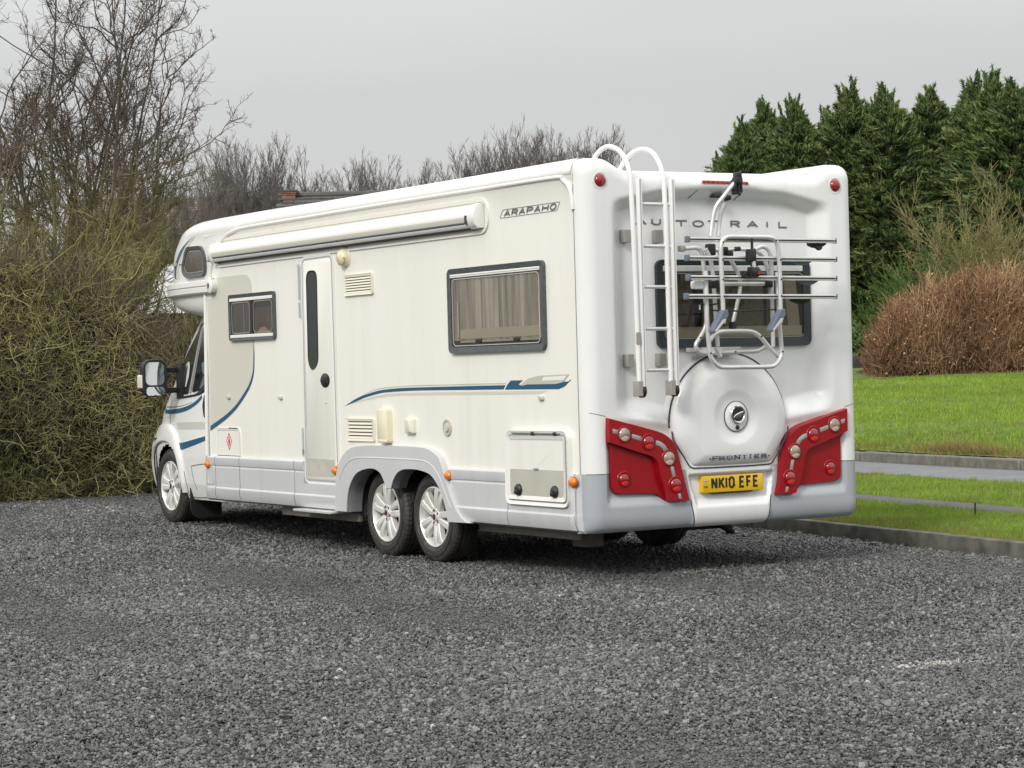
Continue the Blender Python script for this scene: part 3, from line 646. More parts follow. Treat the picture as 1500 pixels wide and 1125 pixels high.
for v_ in (.968, 1.480):
    mb = MB(); mb.prism(ell(v_, .811, .005, .005, 8), RD, .045, .0575); obj('letter_dot', mb, NAVY, spare)
mb = MB(); mb.prism(ell(1.133, .812, .0035, .0035, 8), RD, .045, .0575); obj('letter_dot', mb, NAVY, spare)

# --- number plate
plate = MB(); plate.prism(rrect(.925, 1.452, .572, .688, .008, 3), RD, -.03, .014, .002, .001); plate = obj('number_plate', plate, YELLOW, van, sharp=40)
px = [1.003, 1.064, 1.128, 1.157, None, 1.238, 1.300, 1.360]
for ch, a, b in (('N', 1.000, 1.052), ('K', 1.063, 1.116), ('1', 1.118, 1.142), ('0', 1.150, 1.203), ('E', 1.242, 1.291), ('F', 1.303, 1.350), ('E', 1.362, 1.411)):
    letter(ch, a, b, .594, .678, .0165, RD, .0135, BLACK, plate, name='character')
letter('U', .938, .951, .605, .623, .003, RD, .0135, NAVY, plate, name='character'); letter('K', .955, .968, .605, .623, .003, RD, .0135, NAVY, plate, name='character')
mb = MB(); mb.prism(rrect(.936, .970, .642, .664, .002, 2), RD, .013, .0148); flag = obj('flag_mark', mb, NAVY, plate)
WHT = mat('white_print', (.8, .8, .8), .4)
for q, (pts, wd, m_) in enumerate((([(.936, .642), (.970, .664)], .005, WHT), ([(.936, .664), (.970, .642)], .005, WHT), ([(.936, .653), (.970, .653)], .008, WHT), ([(.953, .642), (.953, .664)], .008, WHT), ([(.936, .653), (.970, .653)], .0045, REDSIGN), ([(.953, .642), (.953, .664)], .0045, REDSIGN))):
    mb = MB(); stroke(mb, pts, wd, RD, .0145, .0152+.0004*q); obj('flag_stripe', mb, m_, plate, sharp=None)
mb = MB(); mb.prism([(1.0, .571), (1.37, .571), (1.35, .560), (1.02, .560)], RD, -.03, .006); obj('plate_holder', mb, BLACK, van)

# --- rear lamps
lamp_o = [(.141, 1.132), (.60, 1.012), (.685, .945), (.715, .875), (.808, .520), (.625, .524), (.553, .585), (.182, .600), (.178, .909), (.141, .952)]
ridge_lo = [(.141, 1.128), (.60, 1.008), (.683, .942), (.712, .872), (.804, .524), (.628, .528), (.553, .70), (.540, .80), (.500, .842), (.343, .888), (.141, .955)]
for sg in (0, 1):
    fm = (lambda v, z, d: (v, -d, z)) if sg == 0 else (lambda v, z, d: (W-v, -d, z))
    mb = MB(); mb.prism(rpoly(lamp_o, [.012, .10, .09, .10, .01, .01, .015, .06, .012, .012]), fm, -.06, -.006, .010, .006); lamp = obj('rear_lamp', mb, REDH, van, sharp=40)
    mb = MB(); mb.prism(rpoly(ridge_lo, [.012, .10, .09, .10, .01, .01, .05, .06, .06, .03, .01]), fm, -.02, .036, .016, .030); obj('lamp_ridge', mb, REDH, lamp, sharp=50)
    for (v, z, r_, m_, dd) in ((.268, 1.008, .046, CLEARL, .036), (.464, .946, .046, REDL, .036), (.633, .830, .046, CLEARL, .036), (.684, .644, .046, REDL, .036), (.285, .698, .042, REDL, -.006)):
        cx_ = v if sg == 0 else W-v
        mb = MB(); mb.lathe([(dd-.004, r_+.018), (dd+.004, r_+.014), (dd+.005, r_+.006), (dd-.002, r_)], (cx_, 0, z), 'y', 28, -1); obj('lens_rim', mb, REDH, lamp, sharp=60)
        mb = MB(); mb.lathe([(dd-.002, r_+.001), (dd+.007, r_*.97), (dd+.0135, r_*.82), (dd+.019, r_*.5), (dd+.022, r_*.02)], (cx_, 0, z), 'y', 28, -1); lens = obj('lens', mb, m_, lamp, sharp=70)
        mb = MB(); dome = lambda q: dd-.002+.024*math.sqrt(max(0, 1-(q*.93)**2)); rws = []
        for q in (.05, .3, .55, .72, .84): rws.append([(cx_+r_*q*math.cos(t_)-.004, -(dome(q)+.0012), z+r_*q*math.sin(t_)-.008) for t_ in np.linspace(-2.75, -.35, 9)])
        mb.grid(rws); obj('lens_reflector', mb, REDB if m_ is REDL else CLEARB, lamp, sharp=None)
    ch_ = [[(.172, 1.050), (.210, 1.040), (.207, 1.012), (.174, 1.020)], [(.325, 1.010), (.404, .988), (.400, .958), (.325, .980)], smooth([(.513, .958), (.560, .948), (.602, .920), (.622, .890)], 3)+[(.598, .872), (.578, .898), (.548, .918), (.513, .926)], [(.640, .775), (.668, .770), (.686, .700), (.660, .694)], [(.700, .582), (.722, .580), (.730, .545), (.706, .545)]]
    for cpoly in ch_:
        mb = MB(); mb.prism(cpoly, fm, .02, .0385, .003, .0015); obj('reflector_chip', mb, CHIP, lamp, sharp=30)
    mb = MB(); mb.lathe([(-.02, .045), (.006, .044), (.016, .034), (.02, .02), (.021, .001)], (.148 if sg == 0 else W-.178, .0, 2.742), 'y', 28, -1); mk = obj('marker_lamp', mb, REDL, van, sharp=70)
    mb = MB(); mb.lathe([(-.025, .062), (.002, .060), (.004, .052), (-.004, .044)], (.148 if sg == 0 else W-.178, .0, 2.742), 'y', 28, -1); obj('marker_bezel', mb, REARW, mk, sharp=60)
# --- high brake light and camera
mb = MB(); mb.prism([(.99, 2.7555), (1.372, 2.7525), (1.385, 2.735), (.985, 2.737)], RD, -.02, .030, .002, .001); hb = obj('brake_light', mb, REDL, van)
for q in range(9):
    mb = MB(); v_ = 1.0+q*.041; mb.prism([(v_, 2.752), (v_+.022, 2.752), (v_+.022, 2.740), (v_, 2.740)], RD, .03, .0315); obj('brake_light_cell', mb, REDB, hb)
for pa, pb in (((.985, 2.735), (.935, 2.635)), ((1.372, 2.735), (1.335, 2.630))):
    mb = MB(); mb.tube([(pa[0], -rd(*pa)-.001, pa[1]), ((pa[0]+pb[0])/2, -rd((pa[0]+pb[0])/2, (pa[1]+pb[1])/2)-.001, (pa[1]+pb[1])/2), (pb[0], -rd(*pb)-.001, pb[1])], .003, 5)
    obj('housing_seam', mb, SEAM, van)
mb = MB(); mb.prism(rrect(1.105, 1.20, 2.640, 2.666, .01), RD, -.06, .0, .004, .003); obj('rear_camera', mb, BLACK, van, sharp=40)

# --- windows
def window(fm, a0, a1, b0, b1, d, fr, bars, name='window', r=.045, curtain=True, gl=None, frw=.045, split=None, dwall=0):
    o_ = obj(name, MB().ring(rrect(a0, a1, b0, b1, r), rrect(a0+frw, a1-frw, b0+frw*1.05, b1-frw*.9, r*.6), fm, d, d+.030, d+.022), fr, van, sharp=40, bev=0)
    mb = MB(); mb.prism(rrect(a0+frw*.7, a1-frw*.7, b0+frw*.7, b1-frw*.7, r*.6), fm, d-.001, d+.0035); obj('window_back', mb, DARKIN, o_)
    ia0, ia1, ib0, ib1 = a0+frw, a1-frw, b0+frw, b1-frw
    if curtain:
        mb = MB(); n = 150; xs = np.linspace(ia0, ia1, n); rows = []
        ph = np.cumsum(rng.uniform(.2, 1.5, n))
        for zz in np.linspace(ib0+.05, ib1-.03, 5): rows.append([fm(float(x), float(zz), d+.0085+.0042*math.sin(p)) for x, p in zip(xs, ph)])
        mb.grid(rows); obj('curtain', mb, CURT, o_, sharp=80)
    mb = MB(); mb.prism(rrect(ia0-.003, ia1+.003, ib0-.003, ib1+.003, r*.5), fm, d+.016, d+.019); obj('pane', mb, gl or GLASS, o_, sharp=40)
    return o_
w2 = window(SD, .494, 1.857, 1.60, 2.228, 0, DARKF, None, frw=.042)
mb = MB(); mb.prism(rrect(.54, 1.812, 2.160, 2.186, .004, 2), SD, .015, .030, .003, .002); mb2 = obj('blind_rail', mb, WHITE, w2, sharp=30)
mb = MB(); mb.box(-.031, -.025, .54, 1.812, 2.171, 2.174); obj('rail_groove', mb, SEAMG, w2)
for b0, b1, d in ((1.703, 1.775, .0105), (1.675, 1.69, .012)):
    mb = MB(); mb.prism(rrect(.575, 1.70, b0, b1, .006, 2), SD, .004, d+.004, .003, .002); obj('blind_cassette', mb, mat('cream_blind', (.62, .58, .49), .7), w2, sharp=30)
for a in (.88, 1.42):
    mb = MB(); mb.prism(rrect(a-.045, a+.045, 1.672, 1.70, .01, 2), SD, .010, .024, .004, .003); obj('window_latch', mb, BLACK, w2)
for a, z0, z1 in ((1.72, 1.72, 1.98), (.565, 1.76, 2.0)):
    mb = MB(); mb.tube([SD(a, z0, .0155), SD(a, z1, .0155)], .004, 6); obj('window_stay', mb, mat('cream_stay', (.75, .72, .62), .5), w2)
mb = MB(); mb.ring(rrect(.556, 1.80, 1.652, 2.152, .04), rrect(.562, 1.794, 1.658, 2.146, .036), SD, .018, .0205); obj('pane_edge', mb, mat('pane_edge', (.5, .48, .42), .4), w2)
# small kitchen window (two sliding panes)
w1 = window(SD, 4.935, 5.892, 1.787, 2.20, 0, DARKF, None, curtain=False, frw=.032, r=.03)
mb = MB(); mb.prism(rrect(4.962, 5.862, 2.138, 2.166, .004, 2), SD, .015, .030, .003, .002); obj('blind_rail', mb, WHITE, w1, sharp=30)
mb = MB(); mb.prism(rrect(4.962, 5.862, 1.812, 1.840, .004, 2), SD, .015, .030, .003, .002); obj('sill_rail', mb, WHITE, w1, sharp=30)
mb = MB(); mb.prism(rrect(5.385, 5.435, 1.835, 2.145, .004, 2), SD, .012, .027, .003, .002); obj('mullion', mb, BLACK, w1, sharp=30)
mb = MB(); mb.prism(rrect(4.98, 5.38, 1.845, 2.07, .004, 2), SD, .004, .008); obj('blind', mb, mat('brown_blind', (.17, .13, .09), .8, col2=(.10, .08, .055), vscale=5), w1)
mb = MB(); mb.prism([(5.05, 1.84), (5.33, 1.84), (5.25, 1.89), (5.17, 1.90), (5.10, 1.87)], SD, .008, .0105); obj('folded_cloth', mb, mat('pink_cloth', (.5, .36, .29), .9), w1)
mb = MB(); mb.prism(rrect(5.44, 5.84, 1.845, 2.13, .004, 2), SD, .004, .007); obj('blind', mb, mat('grey_net', (.16, .15, .12), .8, col2=(.085, .085, .07), vscale=3, stretch=(1, 12, 1)), w1)
mb = MB(); mb.tube([SD(5.60, 1.85, .009), SD(5.60, 2.12, .009)], .004, 5); obj('net_rail', mb, mat('pane_edge', (.5, .48, .42), .4), w1)
for a0, a1 in ((5.45, 5.84), (4.98, 5.375)):
    mb = MB(); mb.ring(rrect(a0, a1, 1.85, 2.13, .04), rrect(a0+.008, a1-.008, 1.858, 2.122, .034), SD, .018, .021); obj('pane_edge', mb, mat('pane_edge2', (.28, .27, .24), .4), w1)
# rear window behind the bike rack
w3 = window(RD, .648, 1.992, 1.588, 2.207, -.106, mat('rear_window_frame', (.022, .032, .036), .35), None, gl=GLASSR, curtain=False, frw=.06, r=.05)
mb = MB(); mb.prism(rrect(.705, 1.93, 2.125, 2.165, .004, 2), RD, -.092, -.080, .003, .002); obj('blind_rail', mb, ALU, w3, sharp=30)
mb = MB(); mb.prism(rrect(.715, 1.92, 1.66, 1.735, .006, 2), RD, -.103, -.094, .003, .002); obj('blind_cassette', mb, mat('cream_blind', (.62, .58, .49), .7), w3, sharp=30)
mb = MB(); mb.prism(rrect(1.04, 1.58, 1.72, 2.06, .01, 2), RD, -.104, -.098); obj('blind', mb, mat('olive_blind', (.28, .275, .19), .9, col2=(.19, .185, .125), vscale=30), w3)
for a0, a1 in ((.72, .98), (1.60, 1.80)):
    mb = MB(); n = 40; rows = []
    for zz in np.linspace(1.70, 2.11, 4): rows.append([RD(a0+(a1-a0)*i/n+.04*(zz-1.7)*(1 if a0 > 1 else -1), float(zz), -.0985+.003*math.sin(i*.9)) for i in range(n+1)])
    mb.grid(rows); obj('curtain', mb, mat('brown_curtain', (.26, .22, .19), .9, col2=(.15, .12, .10), vscale=4, stretch=(20, 1, 1)), w3, sharp=80)
mb = MB(); mb.prism([(1.80, 1.70), (1.905, 1.70), (1.87, 2.1), (1.76, 2.1)], RD, -.100, -.0955); obj('blind_guide', mb, mat('beige_trim', (.50, .44, .37), .7), w3)
mb = MB(); mb.ring(rrect(.735, 1.945, 1.652, 2.115, .05), rrect(.741, 1.939, 1.658, 2.109, .045), RD, -.089, -.0865); obj('pane_edge', mb, mat('pane_edge2', (.28, .27, .24), .4), w3)
# over-cab side window
ocp = [(6.84, 2.69), (6.49, 2.682), (6.405, 2.56), (6.412, 2.428), (6.47, 2.398), (6.86, 2.398), (6.945, 2.45), (6.955, 2.52)]
OC = OCF
opr = rpoly(ocp, .06, 4)
w4 = obj('window', MB().ring(opr, inset_poly(opr, .034), OC, -.04, .030, .022), DARKF, van, sharp=40)
mb = MB(); mb.prism(inset_poly(opr, .026), OC, -.02, .014); obj('pane', mb, mat('dark_pane', (.05, .043, .038), .1, coat=1, col2=(.12, .105, .09), vscale=6, stretch=(1, 9, 1)), w4)
mb = MB(); mb.ring(inset_poly(opr, .042), inset_poly(opr, .050), OC, .012, .0165); obj('pane_edge', mb, mat('pane_edge2', (.28, .27, .24), .4), w4)

# --- over-cab decals
def decal(pts, m_, d=.0012, fm=SD, name='decal', parent=None): 
    mb = MB(); mb.prism(pts, fm, d-.0008, d); return obj(name, mb, m_, parent or van, sharp=None)
def band(top, bot, k=6): return smooth(top, k) + smooth(bot, k)[::-1]
def ocstrip(top, bot, d, m_, nm='decal'):
    mb = MB(); mb.grid([[OCF(u, z, d) for u, z in smooth(top, 6)], [OCF(u, z, d) for u, z in smooth(bot, 6)]]); obj(nm, mb, m_, oc, sharp=60)
ocstrip([(6.69, 2.778), (6.85, 2.742), (7.026, 2.683), (7.15, 2.60), (7.225, 2.52), (7.235, 2.44), (7.19, 2.406)], [(6.70, 2.776), (6.83, 2.735), (6.96, 2.675), (7.09, 2.585), (7.165, 2.51), (7.19, 2.44), (7.175, 2.405)], .003, mat('overcab_blue', (.03, .08, .20), .35))
ocstrip([(6.66, 2.782), (6.83, 2.738), (6.96, 2.67), (7.09, 2.58), (7.16, 2.51), (7.18, 2.44), (7.165, 2.404)], [(6.65, 2.783), (6.79, 2.715), (6.93, 2.66), (7.05, 2.57), (7.105, 2.50), (7.11, 2.44), (7.07, 2.404)], .0022, DECGREY2)
ocstrip([(7.27, 2.530), (7.20, 2.535), (7.15, 2.538)], [(7.27, 2.520), (7.20, 2.527), (7.15, 2.532)], .0035, NAVY); ocstrip([(7.09, 2.543), (7.05, 2.543), (7.0, 2.541)], [(7.09, 2.532), (7.05, 2.533), (7.0, 2.533)], .0035, NAVY)
ocstrip([(7.19, 2.586), (7.22, 2.57), (7.25, 2.545)], [(7.15, 2.541), (7.2, 2.538), (7.25, 2.535)], .003, DECGREY)
ocstrip([(6.392, 2.582), (6.35, 2.582), (6.30, 2.58)], [(6.392, 2.545), (6.35, 2.545), (6.30, 2.545)], .003, DECGREY2)
decal([(6.28, 2.580), (6.17, 2.578), (6.17, 2.545), (6.28, 2.548)], DECGREY2); decal([(6.29, 2.533), (6.17, 2.529), (6.17, 2.520), (6.29, 2.523)], NAVY)
ocstrip([(6.392, 2.537), (6.35, 2.537), (6.30, 2.535)], [(6.392, 2.527), (6.35, 2.527), (6.30, 2.525)], .003, NAVY)
# --- side decals
st_t = [(3.667, 1.205), (3.50, 1.255), (3.357, 1.287), (3.15, 1.318), (2.999, 1.334), (2.70, 1.347), (2.321, 1.351), (1.6, 1.356), (1.083, 1.359)]
st_b = [(3.667, 1.205), (3.47, 1.240), (3.30, 1.273), (3.10, 1.300), (2.95, 1.313), (2.65, 1.322), (2.321, 1.3265), (1.6, 1.327), (1.112, 1.328)]
decal(band(st_t, st_b), BLUE)
decal(band([(3.40, 1.278), (3.2, 1.325), (3.0, 1.352), (2.6, 1.366), (1.9, 1.371), (1.07, 1.376)], [(3.40, 1.276), (3.2, 1.320), (3.0, 1.343), (2.6, 1.357), (1.9, 1.362), (1.08, 1.366)]), mat('silver_decal', (.42, .43, .42), .35, col2=(.62, .62, .58), vscale=1.4))
decal(band([(3.55, 1.225), (3.3, 1.262), (3.0, 1.296), (2.6, 1.309), (1.12, 1.315), (.50, 1.317)], [(3.55, 1.223), (3.3, 1.250), (3.0, 1.276), (2.6, 1.289), (1.14, 1.291), (.60, 1.295)]), DECGREY2)
decal(rpoly([(1.062, 1.359), (1.01, 1.392), (.84, 1.392), (.90, 1.362), (.87, 1.356), (.80, 1.375), (.24, 1.378), (.20, 1.388), (.21, 1.392), (.28, 1.345), (.36, 1.326), (1.095, 1.326)], .004, 2), BLUE)
decal(rpoly([(.87, 1.362), (.76, 1.405), (.62, 1.422), (.22, 1.428), (.30, 1.375), (.40, 1.362), (.78, 1.362), (.85, 1.352)], .01, 3), DECGREY, .0024)
decal(rpoly([(.56, 1.412), (.25, 1.418), (.30, 1.388), (.58, 1.386)], .004, 2), WHITE, .0036)
# grey shaped panel by the front corner
decal(smooth([(6.41, 2.368), (5.65, 2.372), (5.50, 2.35), (5.44, 2.29), (5.425, 2.19)], 5)+[(5.418, 1.80), (5.43, 1.60)]+smooth([(5.46, 1.50), (5.54, 1.40), (5.67, 1.31), (5.85, 1.21), (6.1, 1.115), (6.43, 1.02)], 5), DECGREY2, .0016)
decal(smooth([(5.42, 1.80), (5.435, 1.60), (5.46, 1.50), (5.54, 1.40), (5.67, 1.31), (5.85, 1.21), (6.1, 1.115), (6.43, 1.02)], 5)+smooth([(6.43, .975), (6.1, 1.073), (5.85, 1.17), (5.66, 1.275), (5.52, 1.375), (5.435, 1.49), (5.41, 1.65)], 5), BLUE, .0028)
# model badge: outlined slanted plaque with letters
pq = rpoly([(1.105, 2.556), (1.055, 2.618), (.275, 2.618), (.325, 2.556)], .02, 3)
mb = MB(); mb.ring(pq, inset_poly(pq, .0045), SD, 0, .003); nb = obj('name_badge', mb, SEAMG, van)
for i, ch in enumerate('ARAPAHO'):
    a = 1.035 - i*.1035; letter(ch, a, a-.085, 2.563, 2.611, .0125, SD, .001, LETTER, nb, shear=.32)

# --- awning
AW0, AW1 = 1.40, 6.13
prof = [(.0, 2.515), (.02, 2.508), (.055, 2.510), (.075, 2.522), (.080, 2.532), (.072, 2.536), (.072, 2.548), (.082, 2.551), (.090, 2.575), (.090, 2.60), (.082, 2.632), (.062, 2.662), (.03, 2.678), (0, 2.68)]
mb = MB(); mb.grid([[(-d, u, z) for d, z in prof] for u in (AW0, AW1)]); aw = obj('awning', mb, mat('awning_case', (.80, .80, .765), .25, coat=.4), van, sharp=30)
mb = MB(); mb.grid([[(-d, u, z) for d, z in ((.0735, 2.5375), (.0735, 2.5470))] for u in (AW0+.02, AW1-.02)]); obj('awning_line', mb, NAVY, aw)
mb = MB(); mb.grid([[(-d, u, z) for d, z in ((.0845, 2.552), (.0915, 2.575), (.0915, 2.588))] for u in (AW0+.02, AW1-.02)]); obj('awning_stripe', mb, DECGREY2, aw)
mb = MB(); mb.box(-.05, -.004, AW0, AW1, 2.502, 2.507); obj('awning_painted_shadow', mb, SEAM, aw)  # dark strip painted for the shade under the awning case
for u0_, u1_, nm in ((AW0-.085, AW0+.012, 'awning_end_cap'), (AW1-.01, AW1+.05, 'awning_end_cap')):
    pf = [(.0, 2.500), (.06, 2.500), (.088, 2.525), (.098, 2.575), (.094, 2.62), (.070, 2.672), (.03, 2.690), (0, 2.69)]
    mb = MB(); cs = (.055, 2.592)
    rows = []
    ks = [(0, .25), (.02, .72), (.05, .93), (1, 1)] if u0_ < 3 else [(0, 1), (.7, 1), (.92, .9), (1, .6)]
    for f_, s_ in ks: rows.append([(-(cs[0]+(d-cs[0])*s_), u0_+(u1_-u0_)*f_, cs[1]+(z-cs[1])*s_) for d, z in pf])
    mb.grid(rows, True); mb.f += [tuple(range(len(pf))), tuple((len(rows)-1)*len(pf)+i for i in range(len(pf)))]; mb.m += [0, 0]
    obj(nm, mb, WHITE, aw, sharp=50)
mb = MB(); fo = rrect(AW0-.15, AW1+.07, 2.462, 2.722, .11); mb.ring(fo, inset_poly(fo, .026), SD, .0, .014, .010); obj('awning_surround', mb, CREAM, van, sharp=50)
mb = MB(); mb.box(-.097, -.083, AW0+.012, AW0+.05, 2.535, 2.60); obj('awning_catch', mb, SEAM, aw)

# --- entrance door
dr = rpoly([(4.385, 2.450), (3.80, 2.455), (3.785, .567), (4.415, .567)], [.08, .08, .07, .07], 6)
mb = MB(); mb.ring(inset_poly(dr, -.012), inset_poly(dr, .02), SD, -.012, .014, .012); door = obj('door', mb, WHITE, van, sharp=50)
mb = MB(); mb.ring(inset_poly(dr, .010), inset_poly(dr, .022), SD, .0, .0152); obj('door_seal', mb, mat('door_seal', (.33, .37, .42), .5), door)
mb = MB(); mb.prism(inset_poly(dr, .022), SD, -.03, .019, .008, .006); obj('door_leaf', mb, CREAM, door, sharp=40)
kp = rpoly([(4.355, .77), (3.845, .765), (3.840, .62), (4.375, .62)], [.003, .003, .05, .05], 5)
mb = MB(); mb.prism(kp, SD, .018, .0205); obj('kick_panel', mb, SPECK, door)
dw = rpoly([(4.270, 2.33), (4.085, 2.33), (4.10, 1.56), (4.215, 1.505), (4.275, 1.58)], [.075, .075, .07, .06, .07], 6)
mb = MB(); mb.ring(inset_poly(dw, -.008), inset_poly(dw, .012), SD, .018, .026, .022); obj('door_window_frame', mb, BLACK, door, sharp=40)
mb = MB(); mb.prism(inset_poly(dw, .010), SD, .018, .0225); obj('door_window', mb, DOORG, door)
hp = ell(3.975, 1.418, .085, .060, 24)
mb = MB(); mb.prism(hp, SD, .018, .034, .02, .012); hd = obj('door_handle', mb, BLACK, door, sharp=40)
mb = MB(); mb.prism(rrect(3.90, 3.96, 1.385, 1.455, .015), SD, .03, .046, .008, .006); obj('handle_grip', mb, BLACK, hd, sharp=40)
mb = MB(); mb.prism(ell(4.02, 1.42, .014, .012, 12), SD, .032, .038); obj('key_lock', mb, SEAM, hd)
for z0, z1 in ((2.10, 2.40), (1.95, 2.08), (.78, 1.02), (.80, .84)):
    mb = MB(); mb.tube([(-.024, 4.425, z0), (-.024, 4.425, z1)], .009, 8); obj('hinge', mb, mat('hinge_grey', (.45, .48, .52), .5), door)
mb = MB(); mb.prism(rrect(3.955, 3.995, 1.228, 1.236, .003, 2), SD, .018, .023); obj('door_badge', mb, ALU, door)
mb = MB(); mb.prism(rrect(3.79, 4.50, .322, .342, .006, 2), SD, -.10, .10, .003, .002); obj('step', mb, ALU, van, sharp=30)

# --- vents, lamps and covers on the side
def vent(a0, a1, b0, b1, n):
    mb = MB(); mb.ring(rrect(a0, a1, b0, b1, .012, 3), rrect(a0+.03, a1-.03, b0+.018, b1-.022, .006, 3), SD, -.001, .020, .014); v_ = obj('vent', mb, CREAMP if False else mat('vent_cream', (.76, .73, .62), .4), van, sharp=40)
    mb = MB(); mb.prism(rrect(a0+.02, a1-.02, b0+.012, b1-.015, .004, 2), SD, -.001, .003); obj('vent_back', mb, mat('vent_dark', (.13, .12, .10), .8), v_)
    h = (b1-b0-.04)/n
    for i in range(n):
        z = b0+.018+h*(i+.08)
        mb = MB(); mb.add([SD(a0+.032, z, .016), SD(a1-.032, z, .016), SD(a1-.032, z+h*.60, .011), SD(a0+.032, z+h*.60, .011), SD(a0+.032, z-.003, .006), SD(a1-.032, z-.003, .006), SD(a1-.032, z+h*.60, .005), SD(a0+.032, z+h*.60, .005)], [(0,1,2,3),(0,4,5,1),(3,2,6,7)])
        obj('louvre', mb, mat('vent_cream', (.76, .73, .62), .4), v_, sharp=None)
vent(3.095, 3.600, 2.098, 2.268, 6); vent(3.132, 3.615, .925, 1.106, 5)
mb = MB(); mb.lathe([(0, .085), (.012, .083), (.020, .070)], (-.0, 3.565, 2.415), 'x', 28, -1); al = obj('awning_lamp', mb, CREAMP, van, sharp=60)
mb = MB(); mb.lathe([(.01, .076), (.045, .066), (.068, .042), (.075, .004)], (-.0, 3.575, 2.412), 'x', 28, -1); obj('lamp_cover', mb, mat('lamp_cover', (.72, .66, .48), .35, coat=.4), al, sharp=70)
mb = MB(); mb.add([SD(3.575+.072*math.cos(t_), 2.412+.072*math.sin(t_)*.9, .045+.012*(1-abs(math.cos(t_)))) for t_ in np.linspace(PI, 2*PI, 12)] + [SD(3.575+.06, 2.405, .060), SD(3.575-.06, 2.405, .060)], [tuple(range(14))]); obj('lamp_shade', mb, BROWNL, al)
mb = MB(); mb.prism(rrect(2.838, 3.008, .925, 1.185, .015, 3), SD, 0, .055, .010, .006); ho = obj('hook_up_box', mb, mat('box_cream', (.76, .71, .53), .45), van, sharp=40)
mb = MB(); mb.prism(rrect(2.845, 3.0, .918, .948, .012, 3), SD, .002, .058, .008, .005); obj('box_base', mb, mat('box_cream', (.76, .71, .53), .45), ho, sharp=40)
mb = MB(); mb.prism(rrect(2.447, 2.583, .996, 1.114, .012, 3), SD, 0, .035, .008, .005); sk = obj('socket_cover', mb, mat('vent_cream', (.76, .73, .62), .4), van, sharp=40)
mb = MB(); mb.prism(rrect(2.46, 2.53, 1.005, 1.105, .01, 3), SD, .035, .043, .006, .005); obj('socket_lid', mb, mat('vent_cream', (.76, .73, .62), .4), sk, sharp=40)
mb = MB(); mb.lathe([(0, .066), (.010, .064), (.012, .052), (.006, .048), (.006, .001)], (0, 1.953, 1.046), 'x', 30, -1); wf = obj('water_filler', mb, mat('filler_grey', (.50, .47, .40), .5), van, sharp=40)
mb = MB(); mb.lathe([(.005, .034), (.018, .032), (.02, .001)], (0, 1.953, 1.046), 'x', 20, -1); obj('filler_cap', mb, mat('filler_cap', (.58, .55, .47), .4), wf, sharp=40)
for u, z in ((5.98, 1.284), (4.88, 1.277), (.585, 1.265)):
    mb = MB(); mb.prism(rrect(u-.03, u+.03, z-.016, z+.016, .01, 3), SD, 0, .022, .007, .006); obj('door_catch', mb, mat('catch_clear', (.52, .52, .48), .25, coat=.6), van, sharp=40)
# fuel / gas locker door
fd = rpoly([(6.275, .998), (5.765, 1.003), (5.75, .735), (6.29, .735)], [.05, .05, .004, .004], 4)
mb = MB(); mb.ring(inset_poly(fd, -.008), inset_poly(fd, .016), SD, 0, .010, .006); lk = obj('locker_door', mb, WHITE, van, sharp=40)
mb = MB(); mb.prism(inset_poly(fd, .022), SD, -.001, .006, .004, .003); obj('locker_leaf', mb, CREAM, lk, sharp=30)
mb = MB(); mb.tube([SD(5.80, 1.005, .008), SD(6.0, 1.005, .008)], .005, 5); obj('hinge', mb, SEAM, lk)
dmd = [(6.0, .965), (6.062, .888), (6.0, .805), (5.938, .888)]
mb = MB(); mb.ring(dmd, inset_poly(dmd, .009), SD, .005, .0078); obj('warning_sign', mb, REDSIGN, lk, sharp=None)
mb = MB(); mb.prism(rrect(5.982, 6.018, .862, .905, .010, 3), SD, .005, .0078); mb.prism(rrect(5.99, 6.01, .910, .925, .003, 2), SD, .005, .0078); mb.prism(rrect(5.984, 6.016, .848, .857, .002, 2), SD, .005, .0078); obj('warning_symbol', mb, REDSIGN, lk, sharp=None)
# rear locker hatch
hf = rpoly([(1.036, 1.035), (.207, 1.040), (.206, .512), (1.058, .512)], .075, 6)
mb = MB(); mb.ring(hf, inset_poly(hf, .034), SD, -.04, .045, .034); ht = obj('locker_hatch', mb, WHITE, van, sharp=50)
mb = MB(); mb.ring(inset_poly(hf, .026), inset_poly(hf, .040), SD, .03, .039); obj('hatch_seal', mb, SEAMG, ht)
mb = MB(); mb.ring(inset_poly(hf, .036), inset_poly(hf, .062), SD, -.04, .046, .040); obj('hatch_frame', mb, WHITE, ht, sharp=40)
mb = MB(); mb.prism(inset_poly(hf, .058), SD, -.04, .036); obj('hatch_leaf', mb, CREAM, ht, sharp=None)
lp = [p for p in inset_poly(hf, .064)]
mb = MB(); mb.prism(rpoly([(.985, .762), (.277, .766), (.277, .580), (.99, .578)], [.002, .002, .04, .04], 5), SD, .035, .0375); obj('hatch_panel', mb, mat('hatch_grey', (.50, .485, .425), .4, col2=(.455, .44, .38), vscale=4), ht)
for u in (.385, .87):
    mb = MB(); mb.lathe([(.036, .043), (.05, .042), (.062, .030), (.066, .002)], (0, u, .617), 'x', 22, -1); ll = obj('hatch_lock', mb, BLACK, ht, sharp=60)
    mb = MB(); mb.prism(rrect(u-.012, u+.030, .585, .618, .012, 3), SD, .05, .068, .006, .005); obj('lock_flap', mb, BLACK, ll, sharp=40)
mb = MB(); mb.tube([SD(.30, 1.020, .045), SD(.94, 1.020, .045)], .005, 6); obj('hinge', mb, SEAMG, ht)
for u in (.36, .655):
    mb = MB(); mb.prism(rrect(u-.018, u+.018, 1.006, 1.030, .006, 3), SD, .03, .054, .004, .003); obj('hinge_clip', mb, BLACK, ht)
